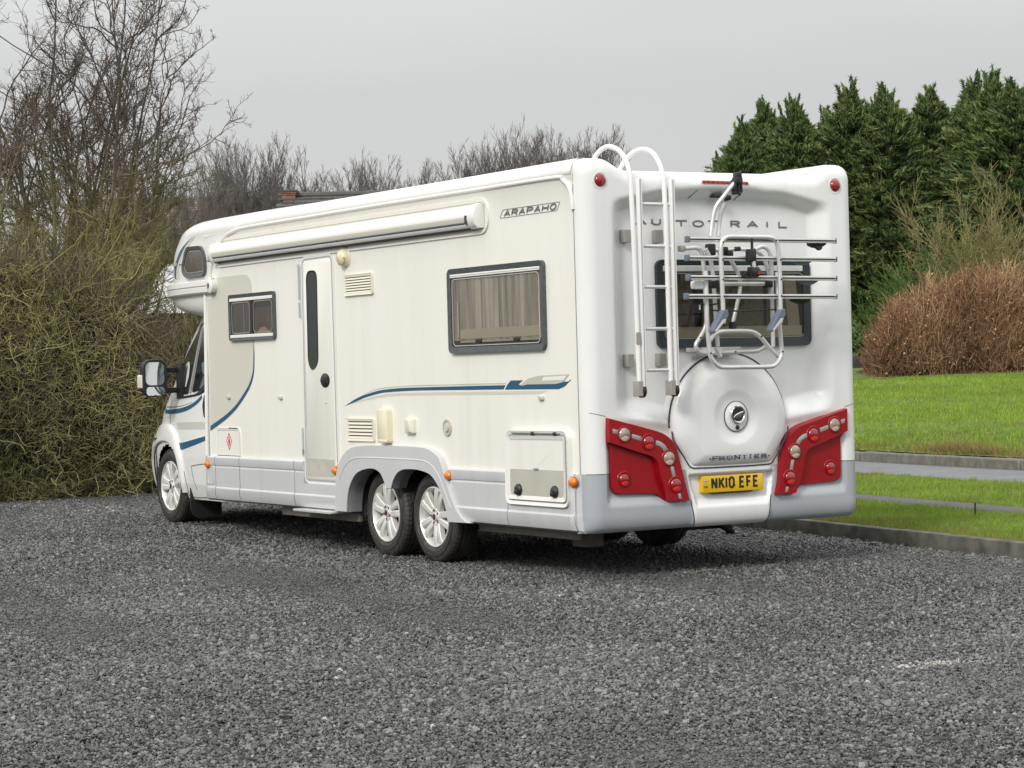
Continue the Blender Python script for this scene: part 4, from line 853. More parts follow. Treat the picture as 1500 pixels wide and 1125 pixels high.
mb = MB(); mb.prism(rrect(.60, .66, .762, .774, .004, 2), SD, .035, .044); obj('hatch_tag', mb, SEAMG, ht)

# --- skirts, both sides (mirrored) ; profile: outward offset, height
skp = [(0, .745), (.024, .742), (.030, .733), (.031, .672), (.028, .664), (.020, .660), (.021, .652), (.026, .644), (.024, .468), (.030, .462), (.034, .452), (.030, .40), (.012, .355), (-.03, .337), (-.10, .334)]
def skirt(u0_, u1_, sg, nm='skirt', front=False, tail=False, low=False):
    fm = SD if sg == 0 else (lambda u, z, d: (W+d, u, z)); mb = MB(); rows = []
    us = [(.095, -.05), (.13, .12), (.165, .6), (.19, .92), (.215, 1)] if tail else [(u0_, 1), (u1_, 1)] if not front else [(u0_, 1), (6.44, 1), (6.50, .85), (6.54, .4), (6.55, -.6)]
    for u, q in us: rows.append([fm(u, z, d*q if d > 0 or q > 0 else d) for d, z in (skp if not low else [(.0, .556), (.024, .553)]+skp[8:])])
    k = len(rows[0]); mb.grid(rows); mb.f += [tuple(range(k)), tuple((len(rows)-1)*k+i for i in range(k))]; mb.m += [0, 0]; return obj(nm, mb, GREY, van, sharp=25)
for sg in (0, 1):
    skirt(.10, .215, sg, tail=True); skirt(.215, 1.05, sg); skirt(1.05, 1.90, sg)
    
    if sg: skirt(3.70, 4.60, sg)
    else: skirt(3.70, 3.772, sg); skirt(4.428, 4.60, sg); skirt(3.772, 4.428, sg, low=True)
    skirt(4.605, 5.74, sg); skirt(5.745, 6.28, sg); skirt(6.285, 6.55, sg, front=True)
for u in (1.052, 4.602, 5.743, 6.282):
    mb = MB(); mb.tube([(-(d+.0015), u+(.06*(.46-z) if z < .46 else 0), z) for d, z in skp[1:13]], .0028, 5); obj('skirt_seam', mb, SEAMG, van)
mb = MB(); mb.tube([SD(.145-.14*ss(.36, .70, .0+.70-z)*.9, z, max(d, -.02)+.002) for d, z in skp[1:13]], .003, 5); obj('skirt_seam', mb, SEAMG, van)
mb = MB(); fr = rrect(6.315, 6.47, .49, .655, .04); mb.ring(fr, inset_poly(fr, .008), SD, .015, .029); obj('skirt_flap', mb, GREY, van, sharp=40)
mb = MB(); rl = rpoly([(1.05, .655), (.06, .655), (.085, .462), (1.05, .462)], [.001, .03, .03, .001], 4)
# light ledge under the crease and grey ledge lines
# --- wheel arch with the tongue between the wheels
ao = [(3.80, .345), (3.775, .60), (3.735, .70), (3.66, .79), (3.52, .862), (3.35, .888), (3.02, .898), (2.60, .900), (2.24, .893), (2.10, .86), (2.02, .82), (1.965, .735), (1.90, .62), (1.80, .47), (1.70, .385), (1.60, .345)]
ai = [(1.905, .338), (1.935, .44), (1.985, .535), (2.06, .62), (2.16, .685), (2.30, .712), (2.45, .720), (2.60, .712), (2.70, .68), (2.77, .62), (2.805, .56), (2.885, .56), (2.925, .62), (2.98, .675), (3.07, .705), (3.2, .705), (3.36, .675), (3.46, .62), (3.54, .53), (3.575, .43), (3.585, .345)]
for sg in (0, 1):
    fm = SD if sg == 0 else (lambda u, z, d: (W+d, u, z))
    O = smooth(ao, 4); I = smooth(ai[:10], 4)[:-1]+ai[9:12]+smooth(ai[12:], 4)
    mb = MB(); poly = O+I; mb.prism(poly, fm, -.02, .050, .018, .014)
    wa = obj('wheel_arch', mb, GREY, van, sharp=40)
    mb = MB(); n = len(I); rows = [[fm(u, z, d) for u, z in I] for d in (.045, -.09)]; mb.grid(rows); obj('arch_lip', mb, mat('arch_dark_grey', (.20, .215, .23), .5), wa, sharp=60)
    # raised upper band of the arch
    ub_ = smooth([(3.70, .60), (3.665, .66), (3.58, .735), (3.45, .785), (3.2, .80), (2.4, .80), (2.20, .785), (2.08, .735), (2.0, .66), (1.93, .56), (1.85, .45)], 4)
    mb = MB(); mb.tube([fm(u, z, .046) for u, z in ub_], .010, 6, flat=.6); obj('arch_crease', mb, GREY, wa, sharp=70)
    mb = MB(); mb.box(.02, .32, 1.88, 3.62, .745, .76) if sg == 0 else mb.box(W-.32, W-.02, 1.88, 3.62, .745, .76)
    mb.box(*( (.33, .36) if sg == 0 else (W-.36, W-.33)), 1.70, 3.75, .32, .76); mb.box(*((.02, .33) if sg == 0 else (W-.33, W-.02)), 3.60, 3.63, .33, .745); mb.box(*((.02, .33) if sg == 0 else (W-.33, W-.02)), 1.85, 1.88, .33, .745)
    obj('wheel_well', mb, UNDER, van)
mb = MB(); 
mb.tube([SD(2.8, .70, -.15), SD(2.55, .60, -.2), SD(2.3, .60, -.2)], .006, 5); mb.tube([SD(2.78, .71, -.12), SD(2.62, .42, -.2)], .005, 5); obj('brake_cable', mb, BLACK, van)
# amber side markers
for u, z in ((6.445, .668), (3.815, .676), (1.912, .688), (.163, .690)):
    mb = MB(); mb.lathe([(.020, .034), (.040, .033), (.052, .022), (.055, .002)], (0, 0, 0), 'x', 20, -1)
    mb.v = [(x, u+y*1.25, z+zz) for x, y, zz in mb.v]; sm_ = obj('side_marker', mb, AMBER, van, sharp=70)
    mb = MB(); mb.prism(ell(u, z, .046, .037, 20), SD, .02, .034); obj('marker_base', mb, mat('marker_base', (.45, .12, .01), .5), sm_)

# --- wheels
def make_wheel(R_=.352, wd=.225):
    wh = bpy.data.objects.new('wheel', None); link(wh, van)
    k = wd/2; mb = MB()
    prof = [(-.085, .232), (-.100, .240), (-.112, .258), (-.1125, .285), (-.108, .312), (-.100, .332), (-.094, .340), (-.080, .347), (-.06, R_), (-.045, R_), (-.043, R_-.008), (-.035, R_-.008), (-.033, R_), (-.006, R_), (-.004, R_-.008), (.004, R_-.008), (.006, R_), (.033, R_), (.035, R_-.008), (.043, R_-.008), (.045, R_), (.06, R_), (.085, .345), (.104, .325), (.112, .28), (.1, .24), (.085, .232)]
    mb.lathe(prof, (0, 0, 0), 'x', 56, 1); o = obj('tyre', mb, RUBBER, wh, sharp=35)
    mb = MB()
    for i in range(56):   # shoulder blocks of the tread
        a = 2*PI*i/56
        for sgn, off in ((-1, 0), (1, .5)):
            a2 = a+off*2*PI/56
            ca, sa = math.cos(a2), math.sin(a2); tx, ty = -sa, ca; h = .011
            pts = []
            for (x, r_) in ((.103, .331), (.082, .3475), (.058, R_+.002)):
                for q in (-h, h): pts.append((sgn*(x+.003), ca*(r_+.004)+tx*q, sa*(r_+.004)+ty*q))
            mb.add(pts, [(0,1,3,2), (2,3,5,4)])
    o2 = obj('tread_block', mb, RUBBER, wh, sharp=None); o2['kind'] = 'stuff'
    mb = MB(); mb.lathe([(-.113, .262), (-.1155, .264), (-.1155, .300), (-.113, .302)], (0, 0, 0), 'x', 56, 1); obj('sidewall_band', mb, mat('tyre_band', (.042, .040, .037), .45, col2=(.028, .027, .025), vscale=30), wh, sharp=40)
    mb = MB(); mb.lathe([(-.085, .236), (-.104, .233), (-.106, .226), (-.098, .219), (-.05, .205), (.05, .20)], (0, 0, 0), 'x', 56, 1); obj('rim', mb, ALLOY, wh, sharp=40)
    mb = MB(); mb.lathe([(-.03, .205), (-.03, .03)], (0, 0, 0), 'x', 40, 1); obj('brake_disc', mb, mat('brake_dark', (.022, .021, .020), .7), wh)
    mb = MB(); mb.lathe([(-.05, .085), (-.088, .074), (-.097, .060), (-.092, .036), (-.088, .001)], (0, 0, 0), 'x', 40, 1); hub = obj('hub', mb, ALLOY, wh, sharp=40)
    for i in range(5):
        a = PI/2 + i*2*PI/5
        for off in (-1, 1):
            mb = MB(); rows = []
            for r_, cc_, hw, x in ((.060, .021, .022, -.093), (.12, .029, .0255, -.102), (.18, .040, .028, -.105), (.222, .050, .030, -.100)):
                ca, sa = math.cos(a), math.sin(a); row = []
                for (q, dx) in ((-hw, .045), (-hw, .006), (-hw*.65, 0), (hw*.65, 0), (hw, .006), (hw, .045)):
                    tq = off*cc_+q; row.append((x+dx, ca*r_-sa*tq, sa*r_+ca*tq))
                rows.append(row)
            mb.grid(rows); obj('spoke', mb, ALLOY, wh, sharp=30)
    for i in range(5):
        a = PI/2 + PI/5 + i*2*PI/5
        mb = MB(); mb.lathe([(-.088, .013), (-.0965, .0125), (-.0965, .001)], (0, .052*math.cos(a), .052*math.sin(a)), 'x', 10, 1); obj('wheel_bolt', mb, BLACK, wh, sharp=30)
    mb = MB(); mb.lathe([(-.088, .034), (-.101, .032), (-.103, .026), (-.103, .001)], (0, 0, 0), 'x', 24, 1); obj('hub_cap', mb, ALU, wh, sharp=40)
    mb = MB(); mb.lathe([(-.1035, .024), (-.1045, .022), (-.1045, .001)], (0, 0, 0), 'x', 24, 1); obj('hub_badge', mb, mat('hub_badge', (.10, .02, .03), .3), wh, sharp=40)
    return wh
w0 = make_wheel()
mpi = Matrix.Translation(-van.location)
def wheel_copy(loc, flip=False, rx=0, s=1.):
    o = w0.copy(); C.objects.link(o); o.parent = van; o.matrix_parent_inverse = mpi
    for ch in list(w0.children):
        c = ch.copy(); C.objects.link(c); c.parent = o; c.matrix_parent_inverse = Matrix()
    o.location = loc; o.rotation_euler = (rx, 0, PI if flip else 0); o.scale = (s, s, s); return o
w0.location = (.185, 2.355, .352); w0.rotation_euler = (.4, 0, 0)
wheel_copy((.185, 3.150, .352), rx=.1); wheel_copy((.30, 7.90, .412), rx=1.05, s=1.04)
for u in (2.355, 3.150): wheel_copy((W-.185, u, .352), True)
wheel_copy((W-.30, 7.90, .412), True, s=1.04)

# --- underbody
mb = MB(); mb.box(.42, W-.42, .35, 7.2, .40, .72); obj('chassis', mb, UNDER, van)
mb = MB(); mb.box(.06, .40, .25, 1.75, .38, .70); mb.box(W-.40, W-.06, .25, 1.75, .38, .70); mb.box(.06, .40, 3.8, 6.4, .38, .70); mb.box(W-.40, W-.06, 3.8, 6.4, .38, .70); obj('floor_box', mb, UNDER, van)
mb = MB(); mb.box(.10, .13, .30, 1.70, .275, .36); obj('skid_rail', mb, UNDERL, van, bev=.01)
mb = MB(); mb.box(.08, .12, 3.62, 5.10, .255, .345); obj('step_rail', mb, UNDERL, van, bev=.008)
mb = MB(); mb.box(.30, .46, .55, .72, .20, .40); obj('corner_steady', mb, UNDERL, van, bev=.01)
mb = MB(); mb.tube([(.2, 2.355, .352), (W-.2, 2.355, .352)], .05, 10); obj('axle', mb, UNDER, van, sharp=60)
mb = MB(); mb.tube([(.2, 3.15, .352), (W-.2, 3.15, .352)], .05, 10); obj('axle', mb, UNDER, van, sharp=60)
mb = MB(); mb.tube(smooth([(1.60, .9, .33), (1.45, .45, .27), (1.40, .30, .26), (1.30, .18, .285), (1.18, .12, .345)], 5), .018, 8); obj('hose', mb, BLACK, van, sharp=60)
mb = MB(); mb.tube([(1.02, .35, .30), (1.34, .25, .305)], .012, 8); mb.box(1.31, 1.345, .22, .26, .255, .31); obj('tow_bar_stub', mb, BLACK, van, sharp=60)
mb = MB(); mb.prism(ell(1.0, .44, .42, .18, 24), lambda a, b, d: (a, 1.35-d, b), 0, .5); obj('waste_tank', mb, UNDER, van, sharp=50)

# --- ladder
lad = MB(); lad = bpy.data.objects.new('ladder', None); link(lad, van)
for v0, v1, lp_ in ((.303, .300, [(.28, .285, 2.86), (.28, .278, 2.90), (.28, .243, 2.937), (.28, .17, 2.972), (.28, .075, 2.982), (.28, -.047, 2.94), (.28, -.13, 2.858), (.284, -.17, 2.749)]), (.572, .560, [(.556, .375, 2.79), (.556, .368, 2.83), (.556, .343, 2.88), (.556, .242, 2.942), (.556, .097, 2.972), (.556, -.04, 2.936), (.556, -.125, 2.85), (.557, -.17, 2.742)])):
    path = smooth(lp_, 5) + [(v0-.006, -.17, 2.3), (v1+.012, -.17, 1.36)]
    mb = MB(); mb.tube(path, .0175, 10); obj('ladder_tube', mb, WTUBE, lad, sharp=60)
    mb = MB(); mb.prism(rrect(v0+.027, v0+.058, 1.33, 2.745, .004, 2), RD, .158, .194, .004, .003); obj('ladder_rail', mb, WTUBE, lad, sharp=30)
    mb = MB(); mb.box(v0+.040, v0+.044, -.1955, -.193, 1.34, 2.74); obj('rail_groove', mb, SEAMG, lad)
    mb = MB(); mb.prism(rpoly([(v0-.012, 1.37), (v0+.026, 1.37), (v0+.026, 1.265), (v0-.012, 1.265)], .006, 2), RD, .12, .192, .003, .002); obj('ladder_foot', mb, GREYBLK, lad, sharp=30)
    mb = MB(); mb.lathe([(v0+.026-0, .045), (v0+.05, .045), (v0+.05, .001)], (0, -.155, 1.30), 'x', 20, 1); obj('foot_wheel', mb, BLACK, lad, sharp=40)
    for z in (2.372, 1.515):
        mb = MB(); mb.prism(rrect(v0+.060, v0+.118, z-.05, z+.04, .006, 2), RD, -.12, -.045, .004, .003); obj('ladder_bracket', mb, GREYBLK, lad, sharp=30)
mb = MB(); mb.prism(rpoly([(.285, 1.70), (.315, 1.70), (.318, 1.62), (.285, 1.62)], .004, 2), RD, .185, .192); obj('hinge_plate', mb, GREYBLK, lad)
mb = MB(); mb.lathe([(.335, .022), (.36, .02), (.362, .001)], (0, -.165, 1.66), 'x', 14, 1); obj('hinge_bolt', mb, GREYBLK, lad, sharp=50)
for z in (2.572, 2.286, 2.008, 1.723, 1.441):
    mb = MB(); mb.tube([(.345, -.165, z), (.615, -.165, z-.002)], .0125, 8); obj('rung', mb, ALU, lad, sharp=60)
    mb = MB(); mb.tube([(.612, -.165, z-.002), (.636, -.165, z-.002)], .014, 8); obj('rung_end', mb, BLACK, lad, sharp=60)

# --- folded bike rack
rk = bpy.data.objects.new('bike_rack', None); link(rk, van)
def rt(pts, d, r_=.0155, nm='rack_tube', m_=None, k=4, sm=True, par=None):
    P_ = [(p[0], -(p[2] if len(p) > 2 else d), p[1]) for p in pts]
    mb = MB(); mb.tube(smooth(P_, k) if sm else fillet(P_, .05), r_, 9); return obj(nm, mb, m_ or ALU, rk, sharp=60)
for (a, za), (b, zb), d in (((.612, 2.322), (1.894, 2.317), .34), ((.606, 2.195), (1.896, 2.186), .34), ((.611, 2.063), (1.892, 2.052), .34), ((.590, 1.935), (1.888, 1.924), .34)):
    mb = MB(); prof = [(-.020, .0), (-.020, .010), (-.007, .012), (-.005, .004), (.005, .004), (.007, .012), (.020, .010), (.020, 0), (.020, -.022), (-.020, -.022)]
    mb.grid([[(v, -(d+dd), z+q*.8) for q, dd in prof] for v, z in ((a+.02, za), (b, zb))], True)
    n = len(prof); mb.f += [tuple(range(n)), tuple(range(n, 2*n))]; mb.m += [0, 0]; obj('wheel_channel', mb, ALU, rk, sharp=25)
    mb = MB(); mb.box(a, a+.022, -(d+.016), -(d-.026), za-.022, za+.022); obj('channel_end_cap', mb, BLUEG, rk, bev=.004)
    mb = MB(); mb.box(b-.001, b+.004, -(d+.014), -(d-.024), zb-.018, zb+.018); obj('channel_end_cap', mb, SEAM, rk)
    mb = MB(); mb.box(a+.03, b-.01, -(d+.0055), -(d+.0045), za-.0035, za+.0035); mb.v = [(x, y, z+(zb-za)*(x-a)/(b-a)) for x, y, z in mb.v]; obj('channel_groove', mb, BLACK, rk)
for v, z, l_ in ((1.757, 2.300, .075), (1.62, 2.178, .08), (1.675, 2.040, .075), (1.60, 1.908, .08)):
    mb = MB(); mb.prism(rpoly([(v-l_, z+.018), (v-l_*.5, z+.028), (v-l_*.2, z+.020), (v+l_*.2, z+.020), (v+l_*.5, z+.028), (v+l_, z+.012), (v+l_, z-.006), (v+l_*.35, z-.030), (v-l_*.35, z-.030), (v-l_, z-.012)], .008, 2), RD, .285, .325, .006, .005); obj('wheel_strap', mb, BLACK if z > 2.2 or z < 1.95 else BLUEG, rk, sharp=40)
mb = MB(); mb.prism(rpoly([(1.73, 2.285), (1.79, 2.285), (1.785, 2.262), (1.768, 2.250), (1.752, 2.262), (1.735, 2.270)], .006, 2), RD, .30, .33); obj('strap_buckle', mb, BLACK, rk)
H1 = [(.879, 1.747), (.874, 2.066), (.871, 2.234), (.881, 2.300), (.915, 2.332), (.962, 2.339), (1.12, 2.338), (1.286, 2.336), (1.340, 2.315), (1.362, 2.250), (1.371, 2.064), (1.366, 1.746)]
rt(H1, .375, .0165, 'front_hoop')
H2 = [(.791, 2.110), (.791, 1.95), (.792, 1.77), (.806, 1.57), (.824, 1.505), (.880, 1.455), (.95, 1.446), (1.10, 1.445), (1.29, 1.442), (1.36, 1.452), (1.41, 1.50), (1.422, 1.56), (1.410, 1.763), (1.402, 2.10)]
rt(H2, .305, .0165, 'lower_hoop')
rt([(.711, 2.269), (.779, 2.274), (.845, 2.276), (.885, 2.235), (.901, 2.078), (.907, 1.825), (.900, 1.735), (.848, 1.655), (.815, 1.612), (.822, 1.575), (.879, 1.549), (1.05, 1.549), (1.216, 1.552), (1.343, 1.556), (1.421, 1.590)], .135, .0155)
mb = MB(); mb.box(.695, .735, -.16, -.11, 2.25, 2.292); obj('rack_knob', mb, GREYBLK, rk, bev=.008)
rt([(.869, 2.265), (.908, 2.195), (.928, 2.08), (.934, 1.973), (.952, 1.591)], .20, .0155)
rt([(1.293, 2.261), (1.34, 2.280), (1.37, 2.282), (1.412, 2.257), (1.432, 2.175), (1.43, 1.95), (1.430, 1.582)], .20, .0155)
rt([(.90, 2.262), (1.10, 2.262), (1.192, 2.269), (1.331, 2.254), (1.405, 2.205), (1.452, 2.075), (1.456, 1.95)], .15, .0155)
rt([(1.085, 2.195), (1.149, 2.094), (1.163, 1.992), (1.13, 1.87), (1.083, 1.725)], .19, .0155, k=6)
rt([(.859, 1.622), (.90, 1.665), (.945, 1.690), (.997, 1.695), (1.209, 1.692), (1.297, 1.655), (1.37, 1.583), (1.445, 1.515)], .225, .0155)
rt([(.915, 1.580), (.956, 1.520)], .225, .0155, sm=False)
for v, z in ((.956, 1.520), (1.447, 1.513)):
    mb = MB(); mb.tube([(v-.002, -.226, z+.003), (v+.003, -.2265, z-.005)], .0135, 9); obj('tube_end', mb, BLACK, rk)
rt([(.935, 2.024), (1.413, 2.022)], .20, .0155, sm=False)
rt([(1.0, 2.262), (1.15, 2.20), (1.30, 2.195)], .17, .0145)
# bike-holding arms at the top
rt([(.843, 2.344, .30), (.862, 2.45, .30), (.888, 2.548, .31), (.945, 2.622, .33), (1.010, 2.698, .345), (1.052, 2.735, .35)], 0, .0150, 'bike_arm')
rt([(.929, 2.347, .27), (.940, 2.43, .27), (.955, 2.514, .28), (.985, 2.575, .29), (1.020, 2.625, .30)], 0, .0150, 'bike_arm')
for (v, z, d, sx, sz) in ((1.045, 2.728, .35, .028, .024), (1.047, 2.765, .35, .020, .020), (1.052, 2.690, .34, .012, .045), (1.020, 2.695, .34, .010, .040), (1.036, 2.645, .34, .018, .014), (.982, 2.612, .30, .026, .018)):
    mb = MB(); mb.box(v-sx, v+sx, -d-.03, -d+.03, z-sz, z+sz); obj('arm_clamp', mb, BLACK, rk, bev=.008)
mb = MB(); mb.tube([(1.062, -.372, 2.735), (1.066, -.372, 2.65), (1.045, -.372, 2.622), (1.028, -.372, 2.66)], .006, 6); obj('clamp_strap', mb, BLACK, rk, sharp=60)
for (v, z, d, sx, sz) in ((.925, 2.262, .18, .030, .040), (1.04, 2.252, .17, .030, .030), (1.075, 2.235, .19, .022, .022), (1.161, 2.268, .17, .018, .016), (.937, 2.020, .20, .030, .026), (1.395, 2.020, .20, .030, .024), (1.085, 1.722, .20, .018, .040), (1.118, 2.210, .385, .030, .045), (1.135, 2.098, .385, .036, .034), (1.07, 2.085, .36, .014, .022), (1.30, 2.165, .18, .02, .02)):
    mb = MB(); mb.box(v-sx, v+sx, -d-.028, -d+.028, z-sz, z+sz); obj('tube_clamp', mb, BLACK, rk, bev=.010)
mb = MB(); mb.prism(rrect(1.114, 1.126, 2.22, 2.328, .004, 2), RD, .39, .405); obj('clamp_strap', mb, BLACK, rk)
mb = MB(); mb.tube([(1.128, -.40, 2.17), (1.135, -.40, 2.12)], .014, 8); obj('clamp_stem', mb, ALU, rk, sharp=60)
mb = MB(); mb.lathe([(.405, .036), (.425, .034), (.432, .024), (.433, .001)], (1.138, 0, 2.095), 'y', 24, -1); kn = obj('clamp_knob', mb, BLACK, rk, sharp=40)
mb = MB(); mb.prism(ell(1.15, 2.09, .012, .012, 12), RD, .43, .4345); obj('knob_mark', mb, mat('red_mark', (.4, .03, .02), .5), rk)
for v0 in (.866, 1.356):   # hinged grips at the foot of the front hoop
    mb = MB(); mb.prism(rpoly([(v0-.008, 1.838), (v0+.030, 1.840), (v0+.036, 1.80), (v0-.035, 1.722), (v0-.095, 1.675), (v0-.105, 1.700), (v0-.060, 1.765)], .008, 3), RD, .36, .412, .008, .006); obj('folding_grip', mb, BLUEG, rk, sharp=40)
    mb = MB(); mb.prism(rpoly([(v0-.015, 1.775), (v0+.012, 1.775), (v0-.075, 1.690), (v0-.090, 1.695)], .004, 2), RD, .41, .416, .003, .002); obj('grip_inset', mb, ALU, rk)
mb = MB(); mb.box(.70, .80, -.30, -.24, 1.985, 2.045); obj('lock_box', mb, WTUBE, rk, bev=.015)
rt([(.752, 1.882), (.83, 1.878), (.908, 1.886)], .285, .006, 'elastic_strap', BLACK)
rt([(.790, 1.841), (1.1, 1.832), (1.400, 1.840)], .292, .0055, 'elastic_strap', BLACK)
mb = MB(); mb.box(.745, .752, -.288, -.28, 1.845, 1.878); obj('strap_tail', mb, WTUBE, rk)
for v, z, d in ((.874, 2.18, .392), (.874, 2.045, .392), (1.369, 2.18, .392), (1.371, 2.045, .392), (.879, 1.93, .392), (1.369, 1.93, .392), (.885, 2.30, .392), (1.335, 2.315, .392), (.806, 1.545, .322), (1.421, 1.545, .322), (.90, 1.78, .15), (.845, 1.655, .152), (1.30, 1.655, .242), (1.14, 1.552, .152)):
    mb = MB(); mb.lathe([(d-.004, .007), (d+.003, .006), (d+.004, .001)], (v, 0, z), 'y', 8, -1); obj('rack_bolt', mb, BLACK, rk, sharp=30)
mb = MB(); mb.prism(rrect(.868, 1.215, 1.560, 1.588, .003, 2), RD, -.06, .115); obj('rack_foot_plate', mb, mat('plate_alu', (.62, .63, .63), .5), rk, sharp=30)

# --- cab
CABLEV = [(.30, 8.30, .22), (.36, 8.345, .20), (.45, 8.37, .175), (.60, 8.41, .160), (.70, 8.415, .152), (.80, 8.395, .150), (.90, 8.305, .152), (.98, 8.215, .158), (1.04, 8.155, .162), (1.10, 8.130, .166), (1.18, 8.065, .170), (1.25, 8.010, .176), (1.30, 7.945, .182), (1.36, 7.880, .192), (1.48, 7.775, .212), (1.60, 7.640, .235), (1.75, 7.475, .262), (1.90, 7.30, .292), (2.00, 7.17, .315), (2.08, 7.02, .345)]
mb = MB(); rows = []
us_f = list(np.arange(6.30, 8.62, .02))
def cab_outline(z, ua, v0):
    o_ = outline(ua+1.678*0, v0, n=2.6 if z > 1.2 else 3.0, u0=7.0, ub=6.30, k=150, vref=.17)
    half = o_[:len(o_)//2+1]
    hv = np.array([p[0] for p in half]); hu = np.array([p[1] for p in half]); s_ = np.concatenate([[0], np.cumsum(np.hypot(np.diff(hv), np.diff(hu)))])
    tq = np.linspace(0, 1, 130)*s_[-1]; return list(zip(np.interp(tq, s_, hv), np.interp(tq, s_, hu)))
zs = np.array([c[0] for c in CABLEV]); zf = np.unique(np.concatenate([np.arange(.30, 1.20, .02), np.arange(1.2, 2.09, .04), zs]).round(4))
CU = np.interp(zf, zs, [c[1] for c in CABLEV]); CVv = np.interp(zf, zs, [c[2] for c in CABLEV]); rows = []
for z, ua, v0 in zip(zf, CU, CVv):
    h = cab_outline(z, ua, v0); rows.append([(v, u, z) for v, u in h] + [(W-v, u, z) for v, u in h[::-1][1:]])
CW = np.array(rows)
mbc = MB(); k = CW.shape[1]; mbc.v = [tuple(p) for p in CW.reshape(-1, 3)]
gl_f = []
for i in range(len(zf)-1):
    for j in range(k-1):
        q = (i*k+j, i*k+j+1, (i+1)*k+j+1, (i+1)*k+j); c = np.mean([mbc.v[a] for a in q], 0)
        side_ = c[0] < .62 or c[0] > W-.62
        if side_ and math.hypot(c[1]-7.93, (c[2]-.40)*1.02) < .425 and c[2] < .84: continue
        mbc.f.append(q)
        ws = c[2] > 1.36 and c[1] > np.interp(c[2], [1.36, 2.05], [8.0, 7.35]) and .42 < c[0] < W-.42
        mbc.m.append(1 if ws else 0)
cab = obj('cab', mbc, [CABW, CABG], van, sharp=45)
CSF = Surf(zf, [r_[:130] for r_ in rows], .17)
def CS(u, z, d): return CSF.at(u, z, d)
def cpatch(poly, d0, d1, m_, nm, par=None):
    mb = MB(); mb.prism(poly, CS, d0, d1); return obj(nm, mb, m_, par or cab, sharp=30)
def cstrip(top, bot, d, m_, nm, par=None, k=8):
    a = smooth(top, k); b = smooth(bot, k); mb = MB(); rr = []
    for f in np.linspace(0, 1, 5): rr.append([CS(p[0]*(1-f)+q[0]*f, p[1]*(1-f)+q[1]*f, d) for p, q in zip(a, b)])
    mb.grid(rr); return obj(nm, mb, m_, par or cab, sharp=60)
def ctube(pts, d, r_, m_, nm, k=6, par=None):
    mb = MB(); mb.tube([CS(u, z, d) for u, z in smooth(pts, k)], r_, 6); return obj(nm, mb, m_, par or cab, sharp=60)
# door glass, quarter glass and black surround
cpatch(rpoly([(6.80, 2.03), (7.075, 1.985), (7.16, 1.90), (7.60, 1.595), (7.665, 1.275), (7.04, 1.325), (6.90, 1.395), (6.80, 1.55)], .03, 3), -.02, .006, BLACK, 'door_window_surround')
cpatch(rpoly([(6.80, 1.995), (7.003, 1.935), (7.245, 1.325), (7.043, 1.352), (6.919, 1.412), (6.80, 1.58)], .03, 3), -.02, .010, CABG, 'door_window')
cpatch(rpoly([(7.062, 1.955), (7.137, 1.89), (7.575, 1.58), (7.615, 1.305), (7.345, 1.312), (7.10, 1.87)], .02, 3), -.02, .010, CABG, 'quarter_window')
cstrip([(7.02, 1.95), (7.15, 1.63), (7.275, 1.32)], [(7.045, 1.95), (7.185, 1.63), (7.305, 1.32)], .012, mat('pillar_grey', (.30, .29, .27), .4), 'window_divider')
ctube([(6.86, 1.38), (7.04, 1.318), (7.30, 1.292), (7.64, 1.272)], .006, .010, BLACK, 'window_sill_seal')
# a reflection-free light detail inside: seat headrest seen through the glass
cpatch(rpoly([(6.98, 1.50), (6.90, 1.50), (6.90, 1.60), (6.96, 1.62), (7.02, 1.60)], .02, 3), .010, .0108, mat('headrest', (.10, .16, .17), .6), 'headrest')
# door and wing seams
SEAMC = mat('cab_seam', (.13, .13, .125), .6)
ctube([(7.80, 1.27), (7.825, 1.15), (7.83, 1.04), (7.86, .93), (7.885, .885), (7.80, .865), (7.69, .832), (7.60, .765), (7.52, .62), (7.45, .45), (7.41, .335)], .0005, .0045, SEAMC, 'door_seam')
ctube([(7.41, .335), (7.25, .318), (7.06, .325), (6.95, .33)], .0005, .005, SEAMC, 'sill_seam')
ctube([(7.31, .622), (7.15, .640), (6.98, .652)], .0005, .004, SEAMC, 'door_crease'); ctube([(7.305, .62), (7.27, .50), (7.20, .395)], .0005, .0035, SEAMC, 'door_crease')
ctube([(7.80, 1.27), (7.89, 1.31), (7.96, 1.26)], .0005, .004, SEAMC, 'bonnet_seam')
# soft body fold, its shading painted as a flat grey strip, and stripes
cstrip([(7.66, 1.035), (7.4, 1.042), (7.1, 1.045), (6.85, 1.045)], [(7.62, .972), (7.4, .975), (7.1, .978), (6.85, .978)], .0015, mat('fold_grey', (.56, .555, .50), .3, coat=.4), 'fold_shading')
cstrip([(7.99, 1.175), (7.95, 1.160), (7.80, 1.162), (7.60, 1.172), (7.413, 1.192), (7.25, 1.222), (7.118, 1.262), (7.02, 1.305)], [(7.985, 1.125), (7.95, 1.120), (7.80, 1.118), (7.60, 1.128), (7.413, 1.148), (7.25, 1.182), (7.118, 1.222), (7.01, 1.270)], .002, BLUE, 'blue_stripe')
cstrip([(7.965, 1.29), (8.01, 1.23), (8.02, 1.18), (8.00, 1.12)], [(7.94, 1.29), (7.985, 1.23), (7.99, 1.18), (7.975, 1.12)], .002, BLUE, 'blue_stripe')
cstrip([(7.94, 1.192), (7.80, 1.190), (7.60, 1.196), (7.45, 1.208), (7.25, 1.235)], [(7.94, 1.180), (7.80, 1.180), (7.60, 1.188), (7.45, 1.202), (7.25, 1.231)], .002, SEAMC, 'pinstripe')
